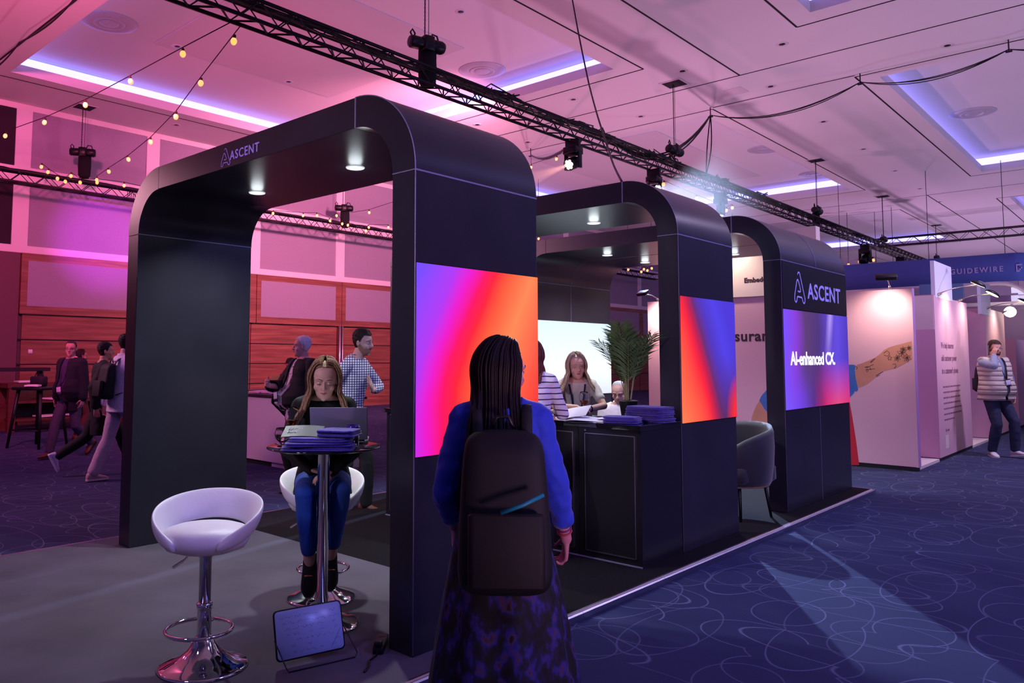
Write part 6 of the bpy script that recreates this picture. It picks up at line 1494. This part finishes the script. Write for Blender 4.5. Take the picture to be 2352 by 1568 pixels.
# 9 ---- walker with the black backpack
M_ptr = fabric('pale_chinos', '#b99aac'); M_wsw = fabric('white_shirt_back', '#cfc4dc')
def backpack(F_, o, m, w_=.30, h_=.46, d_=.17, z0=.02, extra=None, name='backpack'):
    k = F_.k; M_ = F_.MT; b = MB(); rs = []
    for i in range(11):
        f = i/10; z = (z0+h_*f); ww = w_/2*(1-.18*f*f)*(.86 if i in (0, 10) else 1); dd = d_*(1.0-.35*f)*(.6 if i == 10 else (.75 if i == 0 else 1)); y1 = -.135
        rs.append([M_ @ Vector((ww*abs(math.cos(t))**.5*math.copysign(1, math.cos(t)), y1-dd/2+dd/2*abs(math.sin(t))**.6*math.copysign(1, math.sin(t)), z)) for t in [2*PI*q/24 for q in range(24)]])
    b.loft(rs); bp_ = b.build(name, m, o, world=False); bp_.modifiers.new('s', 'SUBSURF').levels = 1
    MB().rbox((0, -.135-d_*.98, z0+h_*.30), (w_*.78, .05, h_*.42), .02, M=M_).build('front_pocket', m, bp_, world=False)
    MB().tube([M_ @ Vector(p) for p in ((-.04, -.15, z0+h_), (-.02, -.15, z0+h_+.04), (.02, -.15, z0+h_+.04), (.04, -.15, z0+h_))], .008, n=6).build('handle', M_blk, bp_, world=False)
    for sg in (-1, 1):
        pts = [Vector((sg*.09, -.15, z0+h_-.05)), Vector((sg*.095, -.10, .505)), Vector((sg*.10, -.01, .535)), Vector((sg*.115, .085, .48)), Vector((sg*.13, .125, .36)), Vector((sg*.155, .06, .18)), Vector((sg*.13, -.12, .08))]
        pts = catmull([M_ @ (p*k) for p in pts], 5); rr = []
        for q_, p in enumerate(pts):
            tg = (pts[min(q_+1, len(pts)-1)]-pts[max(q_-1, 0)]).normalized(); sd_ = Vector((1, 0, 0)); nn_ = tg.cross(sd_).normalized(); rr.append([p-sd_*.020, p-sd_*.017+nn_*.004, p+sd_*.017+nn_*.004, p+sd_*.020, p+sd_*.017-nn_*.004, p-sd_*.017-nn_*.004])
        MB().loft(rr).build('shoulder_strap', m, bp_, world=False)
    return bp_
F9_, o9 = person('person in white shirt and pink trousers with a black backpack, walking behind the near arch', (-9.80, 4.36, 0), hd_(.72, .70), H=1.84, head=(-10, 4, 0),
    hands=[(.26, .12, .92), (-.26, -.10, .92)], feet=[(.08, .46, .085), (-.09, -.28, .085)], voxel=.008, skin='#c48c88', facey=False, lean=3,
    hairfn=short_hair('#120c12', '#1c141a', .78, 1.08, .01, .008, .40, .10), garments=(top('shirt', M_wsw, .95, .018, -.09, .57, hem=.10, collar=M_wsw), trousers('trousers', M_ptr, (.012, .02, .03))), shoe=('#c79aa0', '#d8b8c0'))
backpack(F9_, o9, fabric('black_nylon', '#0a080c', .7))
F10_, o10 = person('person in dark clothes and white trainers stepping out behind the one in pale trousers', (-10.35, 4.36, 0), hd_(.5, .86), H=1.74, hands=[(.26, -.1, .9), (-.26, .1, .9)], feet=[(.08, .40, .085), (-.09, -.50, .26)], toe=[(.05, 1, .1), (-.05, .45, -.9)], voxel=.008, facey=False,
    hairfn=short_hair('#1a1014', '#241a1c', .8), garments=(top('long_coat', M_suit, .95, .03, -.10, .57, hem=.30), trousers('trousers', M_suit, (.012, .016, .018))), shoe=('#cfc6e6', '#e6e0f4'))
# 11/12 ---- seated pair behind the pale counter
for (x, y, lb, hf, hh, yw) in ((-11.25, 8.05, 'dark-clothed person with short hair behind the yellow-lidded laptop', short_hair('#1a1014', '#2a1a1c', .8), 1.72, -10), (-10.35, 8.25, 'dark-clothed person with tied-back hair seated right of the laptop user', long_hair('#160e12', '#221418', .05, .003, 20, 0, 2, .2, 0, 0, .84, 75), 1.70, -60)):
    F_, o_ = person(lb, (x, y, 0), hd_(-.9, -.2 if yw > -30 else -.9), H=hh, zp=.74, lean=10, head=(0, 22, 0), hands=[(.12, .36, 1.04), (-.12, .36, 1.04)], poles=[(1, -.3, -.5), (-1, -.3, -.5)], feet=[(.12, .34, .2), (-.12, .34, .2)], kpole=[(0, 1, 1), (0, 1, 1)], voxel=.009, skin='#b87870', hairfn=hf, garments=(top('top', fabric('dark_jumper', '#150e18'), .95, .016), trousers('trousers', M_suit)))
    st_ = thing('work_stool', 'plain black stool under '+lb.split(' behind')[0].split(' seated')[0], 'stool', (x, y, 0))
    MB().lathe([(0, .60), (.17, .60), (.18, .62), (.17, .645), (0, .65)], n=24).build('seat', M_blk, st_, **W); MB().lathe([(.20, 0), (.20, .02), (.03, .04), (.03, .60), (0, .6)], n=20).build('pedestal', M_blk, st_, **W)
# 13 ---- man on the phone at the right
M_vest = fabric('beige_gilet', '#b8aca6', .7)
def vest_mat():
    g = NT('quilted_gilet', .6); x, y, z, v = g.xyz('Object'); g.b.inputs['Base Color'].default_value = lin('#c4b6ae'); f = g.math('ABSOLUTE', g.math('SUBTRACT', g.math('FRACT', g.math('DIVIDE', z, .075)), .5))
    bp = g.n('ShaderNodeBump'); bp.inputs['Strength'].default_value = .9; bp.inputs['Distance'].default_value = .03; g.l(g.math('POWER', g.math('MULTIPLY', f, 2), 3), bp.inputs['Height']); bp.invert = True; g.l(bp.outputs[0], g.b.inputs['Normal']); return g.m
M_bshirt = fabric('grey_blue_shirt', '#7f8aa6')
F13_, o13 = person('man in a beige quilted gilet and jeans talking on a phone, badge round his neck', (-2.24, 15.25, 0), hd_(-.98, .18), H=1.85, belly=.5, build=1.12, head=(-14, 6, 0),
    hands=[(.125, .13, 1.60), (-.30, .02, .96)], poles=[(.9, .35, -1), (-1, -.5, 0)], handdir=[((-.15, .05, .9), (-.9, -.1, .1)), ((.1, .3, -1), (1, 0, 0))], curl=(.75, .6),
    feet=[(.13, .02, .085), (-.10, .22, .11)], toe=[(.45, 1, 0), (-.1, 1, .15)], voxel=.007, skin='#cf9c8c', hairfn=short_hair('#2a1c16', '#40291e', .84, 1.07, .02, .008, .5, .2),
    garments=(top('shirt', M_bshirt, .95, .014, -.08, .56, collar=M_bshirt), top('gilet', vest_mat(), 0, .040, -.08, .565, cut=suitcut(.018, .05), solid=.01, hem=.05), trousers('jeans', fabric('dark_jeans', '#2c3450'), (.012, .016, .024), .05, .93), lanyard(True, '#1a1c38', .22, .048)), shoe=('#d8d0d4', '#e8e2e4'))
spectacles(F13_, o13, '#5a4a50'); backpack(F13_, o13, fabric('dark_nylon', '#1c181e', .7), .34, .46, .15)
ph = MB().rbox((0, 0, 0), (.074, .009, .15), .003, 2, M=F13_.MH @ Matrix.Translation((.108, .03, .09)) @ Matrix.Rotation(math.radians(70), 4, 'Z') @ Matrix.Rotation(math.radians(-15), 4, 'Y')).build('mobile_phone', mat('phone_black', '#14121a', .2), None, world=False)
ph.matrix_basis = Matrix.Translation(o13.location) @ Matrix.Rotation(F13_.rz, 4, 'Z'); tag(ph, 'dark mobile phone held to the ear of the man in the gilet', 'phone')
beard(F13_, o13, '#2a1c18', '#3a2820')
# 14 ---- foreground woman with the backpack
def skirt_mat():
    g = NT('patterned_skirt', .8); x, y, z, v = g.xyz('Object', (1, 1, .6)); nz = g.n('ShaderNodeTexNoise'); nz.inputs['Scale'].default_value = 26; nz.inputs['Detail'].default_value = 2; g.l(v, nz.inputs[0])
    g.l(g.ramp(nz.outputs[0], [(.40, '#08070c'), (.52, '#15123a'), (.60, '#2a2380'), (.66, '#4a2c50'), (.75, '#0a0810')]), g.b.inputs['Base Color']); return g.m
M_bluetop = fabric('cobalt_top', '#1233b8', .75, sheen=.2)
F14_, o14 = person('woman with long dark hair, cobalt blue top and backpack walking past in the foreground', (-1.84, 2.24, 0), hd_(1.0, .02), H=1.645, sex='f', lean=3, head=(-56, 6, 0), build=.92,
    hands=[(.285, .20, .755), (-.17, .16, .90)], poles=[(.35, -1, 0), (-.4, -1, 0)], handdir=[((.0, .35, -.95), (-1, 0, 0)), ((0, .1, -1), (1, 0, 0))], curl=(.75, .6),
    feet=[(.08, .25, .085), (-.08, -.2, .09)], voxel=.0055, skin='#b07684', hairfn=long_hair('#0d080b', '#1d1014', .52, .006, 120, .0, 9, 1.1, .0, .01, .84, 74, vol=1.06),
    garments=(top('blue_top', M_bluetop, .80, .020, -.08, .54, disp=(.06, .016), armadd=.020, hem=.06),), shoe=('#0c0a0c', '#0c0a0c'))
sk = MB(); rs = []; rnd = random.Random(2)
for i in range(15):
    f = i/14; z = F14_.MT.translation.z+.09-f*.86; hw = .15+.16*f**.8; hd2 = .115+.15*f**.8
    rs.append([((hw+.022*f*math.sin(9*a+1.3))*math.cos(a)+.01*f, (hd2+.022*f*math.sin(9*a+1.3))*math.sin(a)-.02*f, z) for a in [2*PI*q/72 for q in range(72)]])
sk.loft(rs, cap=False).build('long_skirt', skirt_mat(), o14, world=False)
bp_ = backpack(F14_, o14, fabric('black_nylon', '#0a080c', .7), .32, .55, .20, -.13)
MB().tube([F14_.MT @ Vector(p) for p in ((-.02, -.372, .16), (.05, -.374, .185), (.12, -.35, .215))], .007, n=6).build('teal_pull', mat('teal_cord', '#127a8c', .5), bp_, world=False)
for q, (z_, cc) in enumerate(((.035, '#b03a50'), (.05, '#7a3060'))):
    w0 = F14_.wr[0]-(F14_.wr[0]-F14_.el[0]).normalized()*z_; dd = (F14_.wr[0]-F14_.el[0]).normalized(); e1_ = dd.orthogonal().normalized(); e2_ = dd.cross(e1_)
    MB().tube([w0+e1_*.027*math.cos(a)+e2_*.027*math.sin(a) for a in [2*PI*q_/20 for q_ in range(20)]], .0035, n=6, closed=True).build('bracelet', mat('bracelet_%d' % q, cc, .4), o14, world=False)
